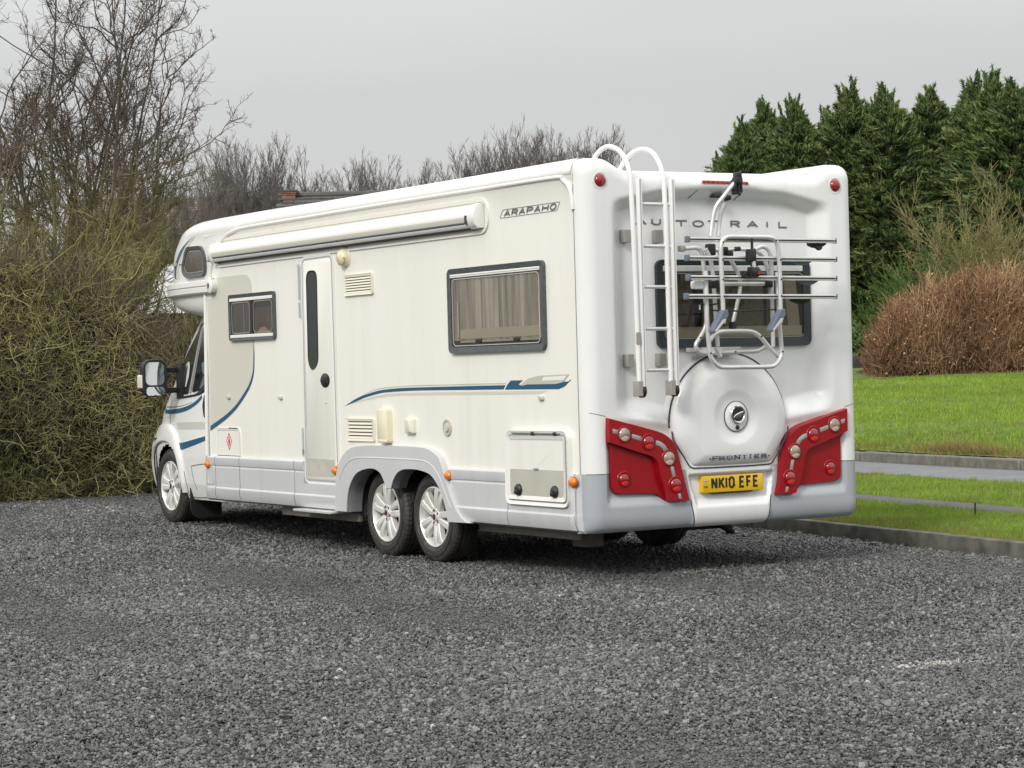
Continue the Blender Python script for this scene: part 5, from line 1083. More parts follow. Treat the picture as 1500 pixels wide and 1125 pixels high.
cstrip([(7.96, 1.100), (7.90, 1.097), (7.84, 1.095)], [(7.955, 1.082), (7.90, 1.080), (7.845, 1.078)], .002, mat('small_script', (.30, .31, .31), .5, col2=(.6, .6, .6), vscale=60), 'model_script')
cstrip([(7.618, .838), (7.45, .852), (7.2, .882), (6.86, .925)], [(7.575, .768), (7.42, .79), (7.2, .826), (6.86, .886)], .002, BLUE, 'blue_stripe')
cstrip([(7.655, .845), (7.45, .862), (7.2, .893), (6.86, .935)], [(7.62, .838), (7.45, .852), (7.2, .883), (6.86, .926)], .0022, WHT, 'white_stripe')
# door handle
cpatch(rpoly([(6.945, 1.300), (6.90, 1.31), (6.86, 1.20), (6.90, 1.085), (6.955, 1.09), (6.985, 1.20)], .03, 3), -.02, .012, BLACK, 'handle_recess')
# wheel arch flare
fl = [(8.405, .30), (8.425, .50), (8.41, .70), (8.345, .86), (8.235, .965), (8.07, 1.022), (7.90, 1.03), (7.77, 1.005), (7.655, .94), (7.585, .83), (7.53, .70), (7.48, .52), (7.44, .36)]
fi = [(8.335, .30), (8.35, .50), (8.33, .66), (8.265, .755), (8.16, .815), (8.02, .845), (7.90, .848), (7.79, .828), (7.69, .775), (7.62, .69), (7.575, .58), (7.535, .46), (7.51, .36)]
A_ = smooth(fl, 5); B_ = smooth(fi, 5); mb = MB(); rr = []
for f, d in ((0, -.004), (.06, .016), (.35, .026), (.75, .032), (.95, .030), (1.0, .012)): rr.append([CS(p[0]*(1-f)+q[0]*f, p[1]*(1-f)+q[1]*f, d) for p, q in zip(A_, B_)])
mb.grid(rr); obj('wing_flare', mb, CABW, cab, sharp=60)
mb = MB(); mb.grid([[CS(q[0], q[1], d) for q in B_] for d in (.012, -.12)]); obj('arch_liner', mb, BLACK, cab, sharp=60)
mb = MB()
for x0, x1 in ((.50, .53), (W-.53, W-.50)): mb.box(x0, x1, 7.3, 8.5, .32, 1.0)
mb.box(.21, .5, 7.44, 7.46, .33, .9); mb.box(W-.5, W-.21, 7.44, 7.46, .33, .9); mb.box(.24, .5, 8.36, 8.38, .33, .85); mb.box(.2, .5, 7.44, 8.4, .86, .88); mb.box(W-.5, W-.2, 7.44, 8.4, .86, .88)
obj('wheel_well', mb, UNDER, van)
# mud flap
mb = MB(); mb.prism(rpoly([(.19, .47), (.46, .47), (.50, .30), (.50, .13), (.22, .12), (.18, .20)], .05, 4), lambda a, b, d: (a, 7.40+.05*(b-.47)-d, b), -.012, .012); obj('mud_flap', mb, BLACK, van, sharp=40)
mb = MB(); mb.prism(rpoly([(W-.19, .47), (W-.46, .47), (W-.50, .30), (W-.50, .13), (W-.22, .12), (W-.18, .20)], .05, 4), lambda a, b, d: (a, 7.40+.05*(b-.47)-d, b), -.012, .012); obj('mud_flap', mb, BLACK, van, sharp=40)
# cab front details
for sg in (0, 1):
    x = .42 if sg == 0 else W-.42
    mb = MB(); mb.prism(rpoly([(x-.13, .78), (x+.13, .74), (x+.15, .93), (x-.09, 1.06)], .05, 4), lambda a, b, d: (a, 8.50+d+.0*b-(abs(a-CV)-.5)*.25, b), -.1, .0, .01, .008); obj('headlight', mb, mat('headlight_lens', (.6, .62, .64), .1, coat=1), van, sharp=40)
mb = MB(); mb.prism(rrect(.75, W-.75, .55, .72, .04), lambda a, b, d: (a, 8.78+d, b), -.1, .0, .01, .01); obj('grille', mb, BLACK, van, sharp=40)
# long-arm mirrors on both sides
for sg in (0, 1):
    X = (lambda x: x) if sg == 0 else (lambda x: W-x)
    mr_ = bpy.data.objects.new('mirror', None); link(mr_, van)
    uo = 7.62; MX = .185
    sec = rrect(-.125, .125, 1.29, 1.655, .09, 6)
    mb = MB(); rows = []
    for dy, s_ in ((.10, .55), (.085, .80), (.05, .95), (.0, 1.0), (-.045, 1.0), (-.055, .96)): rows.append([(X(-.255+MX+a*s_), uo+dy, 1.4725+(b-1.4725)*s_) for a, b in sec])
    mb.grid(rows, True); n = len(sec); mb.f.append(tuple(range(n))); mb.m.append(0); mb.f.append(tuple((len(rows)-1)*n+i for i in range(n))); mb.m.append(0)
    obj('mirror_housing', mb, BLACK, mr_, sharp=50)
    mb = MB(); mb.prism(rrect(-.355, -.165, 1.405, 1.625, .05, 5), lambda a, b, d: (X(a+MX), uo-d, b), .05, .058); obj('mirror_glass', mb, MIRRORG, mr_)
    mb = MB(); mb.prism(rrect(-.350, -.165, 1.305, 1.388, .03, 5), lambda a, b, d: (X(a+MX), uo-d, b), .05, .058); obj('mirror_glass', mb, MIRRORG, mr_)
    mb = MB(); mb.prism(rpoly([(-.388, 1.50), (-.36, 1.515), (-.36, 1.37), (-.388, 1.38)], .01, 3), lambda a, b, d: (X(a+MX), uo+.06-d, b), -.02, .09, .006, .005); obj('mirror_indicator', mb, INDW, mr_, sharp=40)
    for z in (1.548, 1.352):
        mb = MB(); mb.box(min(X(.02), X(.21)), max(X(.02), X(.21)), uo-.01, uo+.03, z-.028, z+.026); obj('mirror_arm', mb, BLACK, mr_, bev=.008)
    mb = MB(); mb.box(min(X(.175), X(.235)), max(X(.175), X(.235)), uo-.10, uo+.04, 1.28, 1.62); obj('mirror_base', mb, BLACK, mr_, bev=.015)
#SPLIT-ENV

# ================================================================== plants and far things
def norm(a): return a/np.maximum(1e-9, np.linalg.norm(a, axis=-1, keepdims=True))
def grow(start, dirs, length, K, wig, up=0., out=None):
    """random-walk polylines, all at once: (n, K+1, 3)"""
    n = len(start); P_ = np.empty((n, K+1, 3)); P_[:, 0] = start; d = norm(dirs); st = (length/K)[:, None]
    for i in range(K):
        d = norm(d + rng.normal(0, wig, (n, 3)) + np.array([0, 0, up])); P_[:, i+1] = P_[:, i] + d*st
    return P_
def spawn(P_, per, t0, t1, ang, K, lenf, jl=.4, pw=1.):
    n, k1, _ = P_.shape; idx = np.repeat(np.arange(n), per); m = len(idx); t = t0+(t1-t0)*rng.random(m)**pw
    f = t*(k1-1); i = np.minimum(f.astype(int), k1-2); fr = (f-i)[:, None]
    st = P_[idx, i]*(1-fr)+P_[idx, i+1]*fr; tg = norm(P_[idx, i+1]-P_[idx, i])
    rv = norm(np.cross(tg, rng.normal(0, 1, (m, 3)))); a = ang*rng.uniform(.6, 1.4, m)[:, None]
    dr = tg*np.cos(a)+rv*np.sin(a); plen = np.linalg.norm(np.diff(P_[idx], axis=1), axis=2).sum(1)
    return st, dr, plen*lenf*rng.uniform(1-jl, 1+jl, m)*(1.15-.6*t), t, idx
def twigs(P_, r0, r1, sides=3):
    """3-sided tubes along every polyline -> verts, quads"""
    n, k, _ = P_.shape; T = np.empty_like(P_); T[:, 1:-1] = P_[:, 2:]-P_[:, :-2]; T[:, 0] = P_[:, 1]-P_[:, 0]; T[:, -1] = P_[:, -1]-P_[:, -2]; T = norm(T)
    ref = norm(rng.normal(0, 1, (n, 1, 3))); x = norm(np.cross(T, ref)); y = np.cross(T, x)
    tt_ = np.linspace(0, 1, k)[None, :, None]; R = np.asarray(r0).reshape(-1, 1, 1)*(1-tt_)+np.asarray(r1).reshape(-1, 1, 1)*tt_
    V = np.stack([P_+R*(x*math.cos(2*PI*j/sides)+y*math.sin(2*PI*j/sides)) for j in range(sides)], 2)   # n,k,s,3
    b = (np.arange(n)[:, None, None]*k+np.arange(k-1)[None, :, None])*sides; j = np.arange(sides)[None, None]; j2 = (j+1) % sides
    F = np.stack([b+j, b+j2, b+sides+j2, b+sides+j], -1).reshape(-1, 4)
    return V.reshape(-1, 3), F
class Twig:
    def __init__(s): s.V = []; s.F = []; s.T = []; s.n = 0
    def add(s, P_, r0, r1, tint, sides=3):
        V, F = twigs(P_, r0, r1, sides); s.V.append(V); s.F.append(F+s.n); s.n += len(V)
        tint = np.asarray(tint, float); tint = np.broadcast_to(tint[..., None] if tint.ndim < 2 else tint, P_.shape[:2])
        s.T.append(np.repeat(np.clip(tint, 0, 1).reshape(-1), sides)); return s
    def build(s, name, m, parent=None): return np_mesh(name, np.vstack(s.V), np.vstack(s.F), m, parent, tint=np.concatenate(s.T), smooth_=True)
def D3(px, d):     # a point on the ground plan: lateral offset and distance from the viewpoint
    p = C2 + d*A2 + px*R2; return p
MOSSY = tint_mat('mossy_bark', [(0, (.085, .066, .057)), (.28, (.155, .125, .088)), (.55, (.285, .265, .112)), (.82, (.425, .41, .165)), (1, (.50, .50, .27))], .9)
GREYBARK = tint_mat('grey_bark', [(0, (.13, .115, .108)), (.5, (.19, .168, .152)), (1, (.26, .235, .21))], .9)
def bare_tree(name, label, group, pos, nst, H, spread, m, lv, rad, tint0=.3, tint1=.1, fan=(0, 0), wig=.12, parts=None, up=.10, moss=None):
    root = thing(name, label, 'tree', (*pos, 0), group)
    base = np.array([*pos, -.05])
    a = rng.uniform(0, 2*PI, nst); s_ = np.sqrt(rng.uniform(.02, 1, nst))
    st = base + np.stack([np.cos(a)*.35*s_, np.sin(a)*.35*s_, np.zeros(nst)], 1)
    dr = np.stack([np.cos(a)*spread*s_+fan[0], np.sin(a)*spread*s_+fan[1], np.ones(nst)], 1)
    P0 = grow(st, dr, H*(1.06-.34*s_**2)*rng.uniform(.92, 1.05, nst) if moss is None else H*rng.uniform(.75, 1.1, nst), 12, wig*.4, .02)
    tr = Twig(); hz_ = (lambda P_, t0_: t0_) if moss is None else (lambda P_, t0_: np.asarray(t0_)[..., None]*0 + (tint0+(tint1-tint0)*ss(moss[0], moss[1], P_[..., 2])) + rng.normal(0, .10, (len(P_), 1)))
    tr.add(P0, np.full(nst, rad), np.full(nst, rad*.16), hz_(P0, tint0+rng.normal(0, .08, nst)), 6); o1 = tr.build('trunk', m, root)
    br = Twig(); cur = P0; r_ = rad
    for q, (per, lf, ang, K) in enumerate(lv):
        s0, d0, l0, t_, idx = spawn(cur, per, .18 if q == 0 else .12, 1., ang, K, lf, pw=.75)
        cur = grow(s0, d0, l0, K, wig*1.25, up); r_ = r_*.42
        rr = np.maximum(r_*(1.15-.6*t_), .0028); br.add(cur, rr, np.maximum(rr*.35, .0022), hz_(cur, tint0+(tint1-tint0)*(q+1)/len(lv)+rng.normal(0, .10, len(cur))), 4 if q == 0 else 3)
    o2 = br.build('branches', m, root); return root
def crown_top(root):
    me = [c.data for c in root.children if c.name.startswith('branches')][0]; co = np.empty(len(me.vertices)*3, np.float32); me.vertices.foreach_get('co', co); return float(np.percentile(co[2::3], 99.8))
def shift_copy(root, pos, rz, s, label):
    r_ = root.copy(); C.objects.link(r_); r_['label'] = label
    for ch in list(root.children):
        c = ch.copy(); C.objects.link(c); c.parent = r_; c.matrix_parent_inverse = ch.matrix_parent_inverse.copy()
    r_.location = (*pos, 0); r_.rotation_euler = (0, 0, rz); r_.scale = s if hasattr(s, '__len__') else (s, s, s); return r_
# --- tall bare tree behind the hedge, on the left
bare_tree('hawthorn_tree', 'tall many-stemmed bare tree with mossy trunks rising behind the left hedge', None, (2.2, 16.2), 26, 6.5, .33, MOSSY, [(12, .29, .78, 9), (10, .36, .75, 7), (8, .42, .85, 4)], .042, .60, .03, fan=(.02, -.02), wig=.19, moss=(2.6, 5.4))
bare_tree('thorn_tree', 'lower bare thorn tree leaning out of the hedge at the left edge', None, (.3, 15.2), 14, 4.9, .40, MOSSY, [(9, .34, .66, 9), (9, .36, .75, 7), (7, .42, .85, 4)], .038, .55, .04, fan=(.04, 0), wig=.20, moss=(2.6, 5.0))
bare_tree('thorn_tree', 'low spreading thorn tree between the tall bare tree and the motorhome front', None, (4.3, 16.9), 10, 2.6, .5, MOSSY, [(9, .36, .7, 9), (9, .38, .8, 7), (7, .42, .85, 4)], .034, .40, .04, fan=(.10, -.08), wig=.20, moss=(1.5, 3.6))
# --- hedge: tangled twigs
hedge = thing('hedge', 'dense tangled leafless hedge with mossy olive twigs at the left edge of the gravel', 'hedge', (1.0, 13.9, 0))
def hedge_h(x): return 2.75 + .22*np.sin(x*1.7+.6) + .14*np.sin(x*4.3) - .62*ss(1.3, 2.6, x) - .25*ss(2.6, 4, x)
def hedge_pts(k, y0=13.25, y1=15.0, x0=-2.6, x1=5.2):
    x = rng.uniform(x0, x1, k); z = rng.random(k)**.8; h = hedge_h(x); yb = y0 + .10*np.sin(x*2.1) + .07*np.sin(x*5.7+1); prof = .30*np.sin(np.clip(z, 0, 1)*PI)   # face bulges in the middle
    y = yb - prof + (y1-yb)*rng.random(k)**1.5; zz = z*h*(1-.10*((y-14.1)/.9)**2)
    return np.stack([x, y, zz], 1), z
tw = Twig()
st, z_ = hedge_pts(420, 13.9); st[:, 2] *= .25; tw.add(grow(st, np.stack([rng.normal(0, .35, 420), rng.normal(-.05, .3, 420), np.ones(420)], 1), rng.uniform(1.4, 2.7, 420), 9, .16, .05), np.full(420, .014), np.full(420, .004), .42+rng.normal(0, .12, 420), 4)
tw.build('stems', MOSSY, hedge)
tw = Twig()
k = 17000; st, z_ = hedge_pts(k); dr = np.stack([rng.normal(0, .9, k), rng.normal(-.35, .6, k), rng.normal(.25, .7, k)], 1)
tw.add(grow(st, dr, rng.uniform(.25, .75, k), 7, .46, -.01), rng.uniform(.003, .0068, k), np.full(k, .002), np.clip(.44+.20*rng.normal(0, 1, k)+.14*np.sin(st[:, 0]*3.1+st[:, 2]*2.7), 0, .95))
k = 16000; st, z_ = hedge_pts(k, 13.2, 14.2); dr = np.stack([rng.normal(0, .8, k), rng.normal(-.6, .4, k), rng.normal(.1, .7, k)], 1)
tw.add(grow(st, dr, rng.uniform(.12, .38, k), 5, .5), rng.uniform(.0028, .005, k), np.full(k, .002), np.clip(.50+.24*rng.normal(0, 1, k)+.12*np.sin(st[:, 0]*5.1-st[:, 2]*3.7), 0, 1))
k = 2600; x = rng.uniform(-2.6, 5.2, k); st = np.stack([x, rng.uniform(13.3, 14.7, k), hedge_h(x)*rng.uniform(.80, .97, k)], 1); dr = np.stack([rng.normal(0, .45, k), rng.normal(0, .4, k), np.ones(k)], 1)
tw.add(grow(st, dr, rng.uniform(.25, .8, k), 6, .14, .02), rng.uniform(.003, .006, k), np.full(k, .002), .30+.18*rng.normal(0, 1, k))
k = 3500; x = rng.uniform(-2.6, 5.2, k); st = np.stack([x, 13.28+rng.uniform(-.1, .6, k), rng.uniform(0, .25, k)], 1); dr = np.stack([rng.normal(0, .8, k), rng.normal(-.5, .4, k), rng.normal(.2, .4, k)], 1)
tw.add(grow(st, dr, rng.uniform(.15, .45, k), 4, .35), rng.uniform(.003, .005, k), np.full(k, .002), .5+.2*rng.normal(0, 1, k))
o = tw.build('twigs', MOSSY, hedge)
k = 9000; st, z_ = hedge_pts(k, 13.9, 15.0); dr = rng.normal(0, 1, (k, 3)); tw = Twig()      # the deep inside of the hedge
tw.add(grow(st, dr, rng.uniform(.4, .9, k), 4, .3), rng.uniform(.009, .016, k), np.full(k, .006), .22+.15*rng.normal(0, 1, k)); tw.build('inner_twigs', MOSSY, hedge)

# --- row of bare trees behind the motorhome
def at(px, py, d):   # helper used once per plant: where the line of sight to a picture point meets distance d
    dv = _a + _r2*((px-750)/3337) - _u2*((py-562.5)/3337); return CP + dv*d
TG = 'bare trees standing beyond the roof line'
def T2(px, d): p = at(px, 560, d); return (p.x, p.y)
fan1 = bare_tree('bare_tree', 'rounded bare tree with fanned twigs standing left of the brick chimney', TG, T2(400, 62), 17, 4.1, .22, GREYBARK, [(15, .44, .30, 8), (11, .38, .42, 6), (6, .50, .45, 4)], .030, .45, .15, wig=.06, up=.08)
fan2 = bare_tree('bare_tree', 'grey bare tree just right of the tall left tree, behind the motorhome nose', TG, T2(335, 60), 17, 4.1, .24, GREYBARK, [(15, .44, .32, 8), (11, .38, .42, 6), (6, .50, .45, 4)], .028, .4, .15, wig=.07, up=.08)
ht1, ht2 = crown_top(fan1), crown_top(fan2)
for r_, h_, px_, py_, d_ in ((fan1, ht1, 400, 210, 62), (fan2, ht2, 335, 222, 60)): q = at(px_, py_, d_).z/h_; r_.scale = (q, q, q)
for q, (px_, py_, d_, rz, wx, lb) in enumerate(((518, 240, 64, 1.2, .9, 'smaller bare tree just right of the chimney ridge'), (568, 240, 63, 2.0, .9, 'reddish bare tree showing above the middle of the cream roof'),
        (695, 222, 60, .4, 1., 'leftmost bare tree of the clump above the awning'), (742, 204, 59, 3.3, 1., 'second bare tree of the clump above the awning'), (790, 197, 61, 5.1, 1., 'tallest bare tree in the clump above the awning'), (836, 196, 60, 2.7, 1., 'bare tree in the clump next to the ladder hoops'), (868, 214, 62, 1.7, .9, 'low bare tree behind the ladder hoops'), (275, 262, 47, 4.2, .8, 'bare tree showing through the tall left tree'))):
    pr_ = fan1 if q % 2 else fan2; sz_ = at(px_, py_, d_).z/(ht1 if q % 2 else ht2); shift_copy(pr_, T2(px_, d_), rz, (sz_*wx, sz_*wx, sz_), lb)

# --- houses behind
BRICK = mat('brick', (.30, .15, .10), .9, col2=(.20, .10, .07), vscale=9)
SLATE = mat('slate', (.085, .082, .076), .7, col2=(.055, .054, .05), vscale=5)
def house(name, label, px, py, d, wl, dp, ridge_over, m_roof, m_wall, chim=True, rows_=14, cols=30):
    c = at(px, py, d); root = thing(name, label, 'house', (c.x, c.y, 0)); ax = Vector((R2[0], R2[1], 0)); ay = Vector((A2[0], A2[1], 0)); o_ = Vector((c.x, c.y, 0))
    zr = c.z; ze = zr-dp*.42
    P3 = lambda a, b, z: tuple(o_+ax*a+ay*b+Vector((0, 0, z)))
    mb = MB(); mb.add([P3(a, b, z) for z in (0, ze) for a, b in ((0, -dp), (wl, -dp), (wl, dp), (0, dp))] + [P3(0, 0, zr-.03), P3(wl, 0, zr-.03)], [(0,1,5,4), (1,2,6,9,5), (2,3,7,6), (3,0,4,8,7), (4,5,9,8), (6,7,8,9)]); obj('wall', mb, m_wall, root, sharp=None)
    mb = MB()
    for sg in (-1, 1):
        for i in range(rows_):
            f0, f1 = i/rows_, (i+1.15)/rows_
            for j in range(cols):
                a0 = -.2+(wl+.4)*(j+.5*(i % 2))/cols; a1 = a0+(wl+.4)/cols*.97; b0, b1 = sg*(dp+.3)*f0, sg*(dp+.3)*f1; z0 = zr+.03-(zr-ze)*f0*1.05; z1 = zr+.075+random.uniform(-.01, .015)-(zr-ze)*f1*1.05
                mb.add([P3(a0, b0, z0), P3(a1, b0, z0), P3(a1, b1, z1), P3(a0, b1, z1), P3(a0, b1, z1-.04), P3(a1, b1, z1-.04)], [(0,1,2,3), (3,2,5,4)])
    rf = obj('roof', mb, m_roof, root, sharp=None); rf['kind'] = 'stuff'
    mb = MB(); mb.tube([P3(-.2, 0, zr+.04), P3(wl+.2, 0, zr+.04)], .09, 8); obj('ridge', mb, m_roof, root)
    for a in (1.5, wl-2.2):
        mb = MB(); mb.add([P3(a+x, -dp-.02, z) for x, z in ((0, 1.0), (1.2, 1.0), (1.2, 2.1), (0, 2.1))], [(0,1,2,3)]); mb.ring
        wn = obj('window', mb, BLACK, root, sharp=None)
    return root, P3, zr
h1, P3, zr = house('house', 'house with grey tiled roof and brick chimney just above the motorhome roof line', 421, 290, 55, 7.5, 3.2, 0, SLATE, BRICK)
mb = MB()
for a0, a1, b0, b1, z0, z1 in ((-.10, .21, -.25, .25, zr-.9, zr+.05),): mb.add([P3(a, b, z) for z in (z0, z1) for a, b in ((a0,b0),(a1,b0),(a1,b1),(a0,b1))], [(0,3,2,1),(4,5,6,7),(0,1,5,4),(1,2,6,5),(2,3,7,6),(3,0,4,7)])
ch = obj('chimney', mb, BRICK, h1, sharp=None)
for i in range(3):
    mb = MB(); q = .02*i; z0 = zr+.05+.04*i
    mb.add([P3(a, b, z) for z in (z0, z0+.037) for a, b in ((-.12-q,-.27-q),(.23+q,-.27-q),(.23+q,.27+q),(-.12-q,.27+q))], [(0,3,2,1),(4,5,6,7),(0,1,5,4),(1,2,6,5),(2,3,7,6),(3,0,4,7)]); obj('chimney_cap', mb, SLATE if i == 2 else BRICK, h1, sharp=None)
house('house', 'house with pale pink clay roof seen through the bare twigs of the tall left tree', 118, 298, 74, 5.4, 3.0, 0, mat('pink_tiles', (.25, .19, .175), .9, col2=(.19, .15, .14), vscale=3), mat('pale_render', (.16, .15, .14), .9))
# pale sheet-roofed shed behind the hedge
c = at(212, 458, 37); shed = thing('shed', 'low shed with pale grey sheet roof behind the hedge beside the motorhome nose', 'shed', (c.x, c.y, 0)); o_ = Vector((c.x, c.y, 0)); ax = Vector((R2[0], R2[1], 0)); ay = Vector((A2[0], A2[1], 0))
P3 = lambda a, b, z: tuple(o_+ax*a+ay*b+Vector((0, 0, z)))
zb = c.z; mb = MB(); mb.add([P3(a, b, z) for z in (0, zb) for a, b in ((-.1, 0), (1.6, 0), (1.6, 2.2), (-.1, 2.2))], [(0,1,5,4), (1,2,6,5), (2,3,7,6), (3,0,4,7)]); obj('wall', mb, mat('dark_boards', (.06, .055, .05), .9), shed, sharp=None)
mb = MB(); mb.grid([[P3(-.18+i*.035+b*.12, b, zb+.02+b*.42+.012*(i % 2)) for i in range(54)] for b in (-.12, 2.0)]); obj('sheet_roof', mb, mat('pale_sheet', (.50, .51, .51), .5, col2=(.42, .43, .43), vscale=4), shed, sharp=None)

# --- conifers
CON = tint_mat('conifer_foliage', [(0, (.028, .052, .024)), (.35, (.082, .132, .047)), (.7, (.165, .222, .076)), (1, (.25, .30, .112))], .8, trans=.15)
BARKC = mat('conifer_bark', (.10, .07, .05), .9)
def conifer_mesh(H, seed):
    g = np.random.default_rng(seed); npl = 780
    hz = .01+.99*g.random(npl)**.80; az = g.uniform(0, 2*PI, npl)
    lump = 1+.16*np.sin(az*3+hz*9+seed)+.12*np.sin(az*5-hz*17)
    Rm = (.14+2.75*(1-hz)**.62)*lump; base = np.stack([np.cos(az)*Rm*.22, np.sin(az)*Rm*.22, hz*H-.22*Rm], 1)
    ln = np.maximum(.30, Rm*g.uniform(.70, 1.05, npl)); slope = g.uniform(-.05, .55, npl)+1.6*hz**5
    nt_ = 44                                       # leading shoots at the very top
    base = np.vstack([base, np.stack([g.normal(0, .10, nt_), g.normal(0, .10, nt_), H-g.uniform(-.05, 1.2, nt_)], 1)]); ln = np.concatenate([ln, g.uniform(.45, .85, nt_)]); az = np.concatenate([az, g.uniform(0, 2*PI, nt_)]); slope = np.concatenate([slope, g.uniform(2.2, 6, nt_)]); npl += nt_
    dirh = norm(np.stack([np.cos(az), np.sin(az), slope], 1))
    per = 50
    t = g.random((npl, per))**.62; droop = -.20*ln[:, None]*t**2.2; droop[-nt_:] *= 0
    ctr = base[:, None]+dirh[:, None]*(ln[:, None]*t)[..., None]; ctr[..., 2] += droop
    w_ = .27*(1-.80*t)*np.minimum(1, ln[:, None]/.8); w_[-nt_:] *= .26; ctr = ctr + g.normal(0, .55, (npl, per, 3))*w_[..., None]*np.array([1, 1, .75])
    d = norm(dirh[:, None]+g.normal(0, .42, (npl, per, 3))+np.array([0, 0, .15]))
    s_ = norm(np.cross(d, g.normal(0, 1, (npl, per, 3))))
    L_ = g.uniform(.13, .30, (npl, per, 1)); B_ = g.uniform(.016, .034, (npl, per, 1))
    a = ctr-d*L_*.5; tip = ctr+d*L_*.6; l = ctr-s_*B_; r_ = ctr+s_*B_
    V = np.stack([a, r_, tip, l], 2).reshape(-1, 3); F = np.arange(len(V)).reshape(-1, 4)
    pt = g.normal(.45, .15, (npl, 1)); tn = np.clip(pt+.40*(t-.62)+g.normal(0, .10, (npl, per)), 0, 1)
    return V, F, np.repeat(tn.reshape(-1), 4)
protos = []
CG = 'tall conifers in the screen behind the brown hedge'
specs = [(1087, 186, 66, 'leftmost conifer, lowest of the row, right of the brake light'), (1122, 158, 68, 'conifer second from the left above the rear roof'), (1169, 150, 67, 'conifer above the right roof corner with a twin neighbour on its left'), (1207, 168, 69, 'shorter conifer just right of the right roof corner'), (1248, 134, 67, 'pointed conifer directly right of the motorhome edge'), (1288, 162, 69, 'short conifer in the dip of the row'), (1309, 133, 66, 'slim spired conifer rising beside the dip of the row'), (1360, 138, 67, 'broad conifer left of the tallest pair'), (1419, 126, 66, 'conifer with a leaning tip, left of the tallest pair'), (1456, 118, 65, 'tallest conifer near the right edge of the photo'), (1493, 128, 64, 'conifer cut by the right edge of the photo'), (1535, 130, 65, 'conifer standing just past the right picture edge'), (1048, 236, 72, 'dark conifer peeping over the roof beside the arms of the bike rack')]
cm = []
for q in range(4):
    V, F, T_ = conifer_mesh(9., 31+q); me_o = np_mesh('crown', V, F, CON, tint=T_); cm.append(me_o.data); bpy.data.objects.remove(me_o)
mbt = MB(); mbt.tube([(0, 0, -.2), (.03, 0, 3), (0, .02, 8.4)], [.16, .11, .02], 8)
trunk_me = None
for q, (px, py, d, lb) in enumerate(specs):
    tp = at(px, py, d); bz = float(gz_at(tp.x, tp.y)); hh = tp.z-bz
    root = thing('conifer', 'dark green ' + lb if False else lb, 'conifer', (tp.x, tp.y, bz-.1), CG)
    cr_ = bpy.data.objects.new('crown', cm[q % 4]); C.objects.link(cr_); cr_.parent = root
    if trunk_me is None: to = obj('trunk', mbt, BARKC, None, sharp=60); trunk_me = to.data; to.parent = root
    else: to = bpy.data.objects.new('trunk', trunk_me); C.objects.link(to); to.parent = root
    root.scale = ((hh/9.2)*random.uniform(1.1, 1.4),)*2+(hh/9.2,); root.rotation_euler = (random.uniform(-.035, .035), random.uniform(-.045, .045), random.uniform(0, 6))

# --- brown hedge, broom, yellow shrub, dark undergrowth
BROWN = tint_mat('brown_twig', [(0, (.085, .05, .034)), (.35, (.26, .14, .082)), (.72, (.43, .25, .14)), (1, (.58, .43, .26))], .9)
bh = thing('brown_hedge', 'rounded russet brown hedge of bare upright twigs on the far lawn', 'hedge', (26, 25, 1.0))
cb = at(1475, 553, 50.6); cb2 = np.array([cb.x, cb.y])
def mound(a, b): return np.clip(1-(np.maximum(0, -(a+.35))/2.5)**2.1-(np.maximum(0, a)/6.)**2, 0, 1)**.48*np.clip(1-(b/1.25)**2, 0, 1)**.4
def bh_pts(k):
    cl = rng.uniform(-3., 4.2, 150); a = cl[rng.integers(0, 150, k)]+rng.normal(0, .10, k); b = rng.uniform(-1.25, 1.25, k); return np.clip(a, -3, 4.2), b
tw = Twig(); k = 25000; a, b = bh_pts(k); hm = 2.52*mound(a, b)*(1+.07*np.sin(a*7.3)+.05*np.sin(a*17+2)); z = rng.random(k)**.8*hm*.90
edge_ = rng.random(k) < .5; b = np.where(edge_, -np.sqrt(np.clip(1-(z/np.maximum(hm, .2)/1.02)**3, 0, 1))*1.2*rng.uniform(.85, 1.02, k), b)
nn_ = cb2[None]+a[:, None]*R2+(b[:, None]+1.2)*A2; gz = gz_lawn(nn_@E_N, xy=nn_)
st = np.column_stack([nn_, gz+z*.98-.03]); ok = hm > .15; st = st[ok]; a = a[ok]; z = z[ok]; hm = hm[ok]; k = len(st)
dr = np.stack([rng.normal(0, .30, k), rng.normal(-.15, .32, k), np.ones(k)], 1) + np.outer(np.clip(a/3, -1, 0)*.5*(z/np.maximum(hm, .3)), [*R2, 0])
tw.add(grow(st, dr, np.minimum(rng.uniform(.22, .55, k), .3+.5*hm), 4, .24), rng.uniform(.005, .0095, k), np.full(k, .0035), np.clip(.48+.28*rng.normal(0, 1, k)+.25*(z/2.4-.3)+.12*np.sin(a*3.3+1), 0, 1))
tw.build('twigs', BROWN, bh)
ix = rng.integers(0, len(st), 9000); ctr = st[ix]+rng.normal(0, .09, (9000, 3))+np.array([0, 0, .2]); d_ = norm(rng.normal(0, 1, (9000, 3))); s_ = norm(np.cross(d_, rng.normal(0, 1, (9000, 3)))); L_ = rng.uniform(.018, .04, (9000, 1))
np_mesh('leaves', np.stack([ctr-d_*L_, ctr+s_*L_*.6, ctr+d_*L_, ctr-s_*L_*.6], 1).reshape(-1, 3), np.arange(36000).reshape(-1, 4), BROWN, bh, tint=np.repeat(np.clip(rng.normal(.6, .25, 9000), 0, 1), 4))
k = 5000; a, b = bh_pts(k); hm = 2.3*mound(a, b*1.15); nn_ = cb2[None]+a[:, None]*R2+(b[:, None]+1.2)*A2; st = np.column_stack([nn_, gz_lawn(nn_@E_N, xy=nn_)-.03])
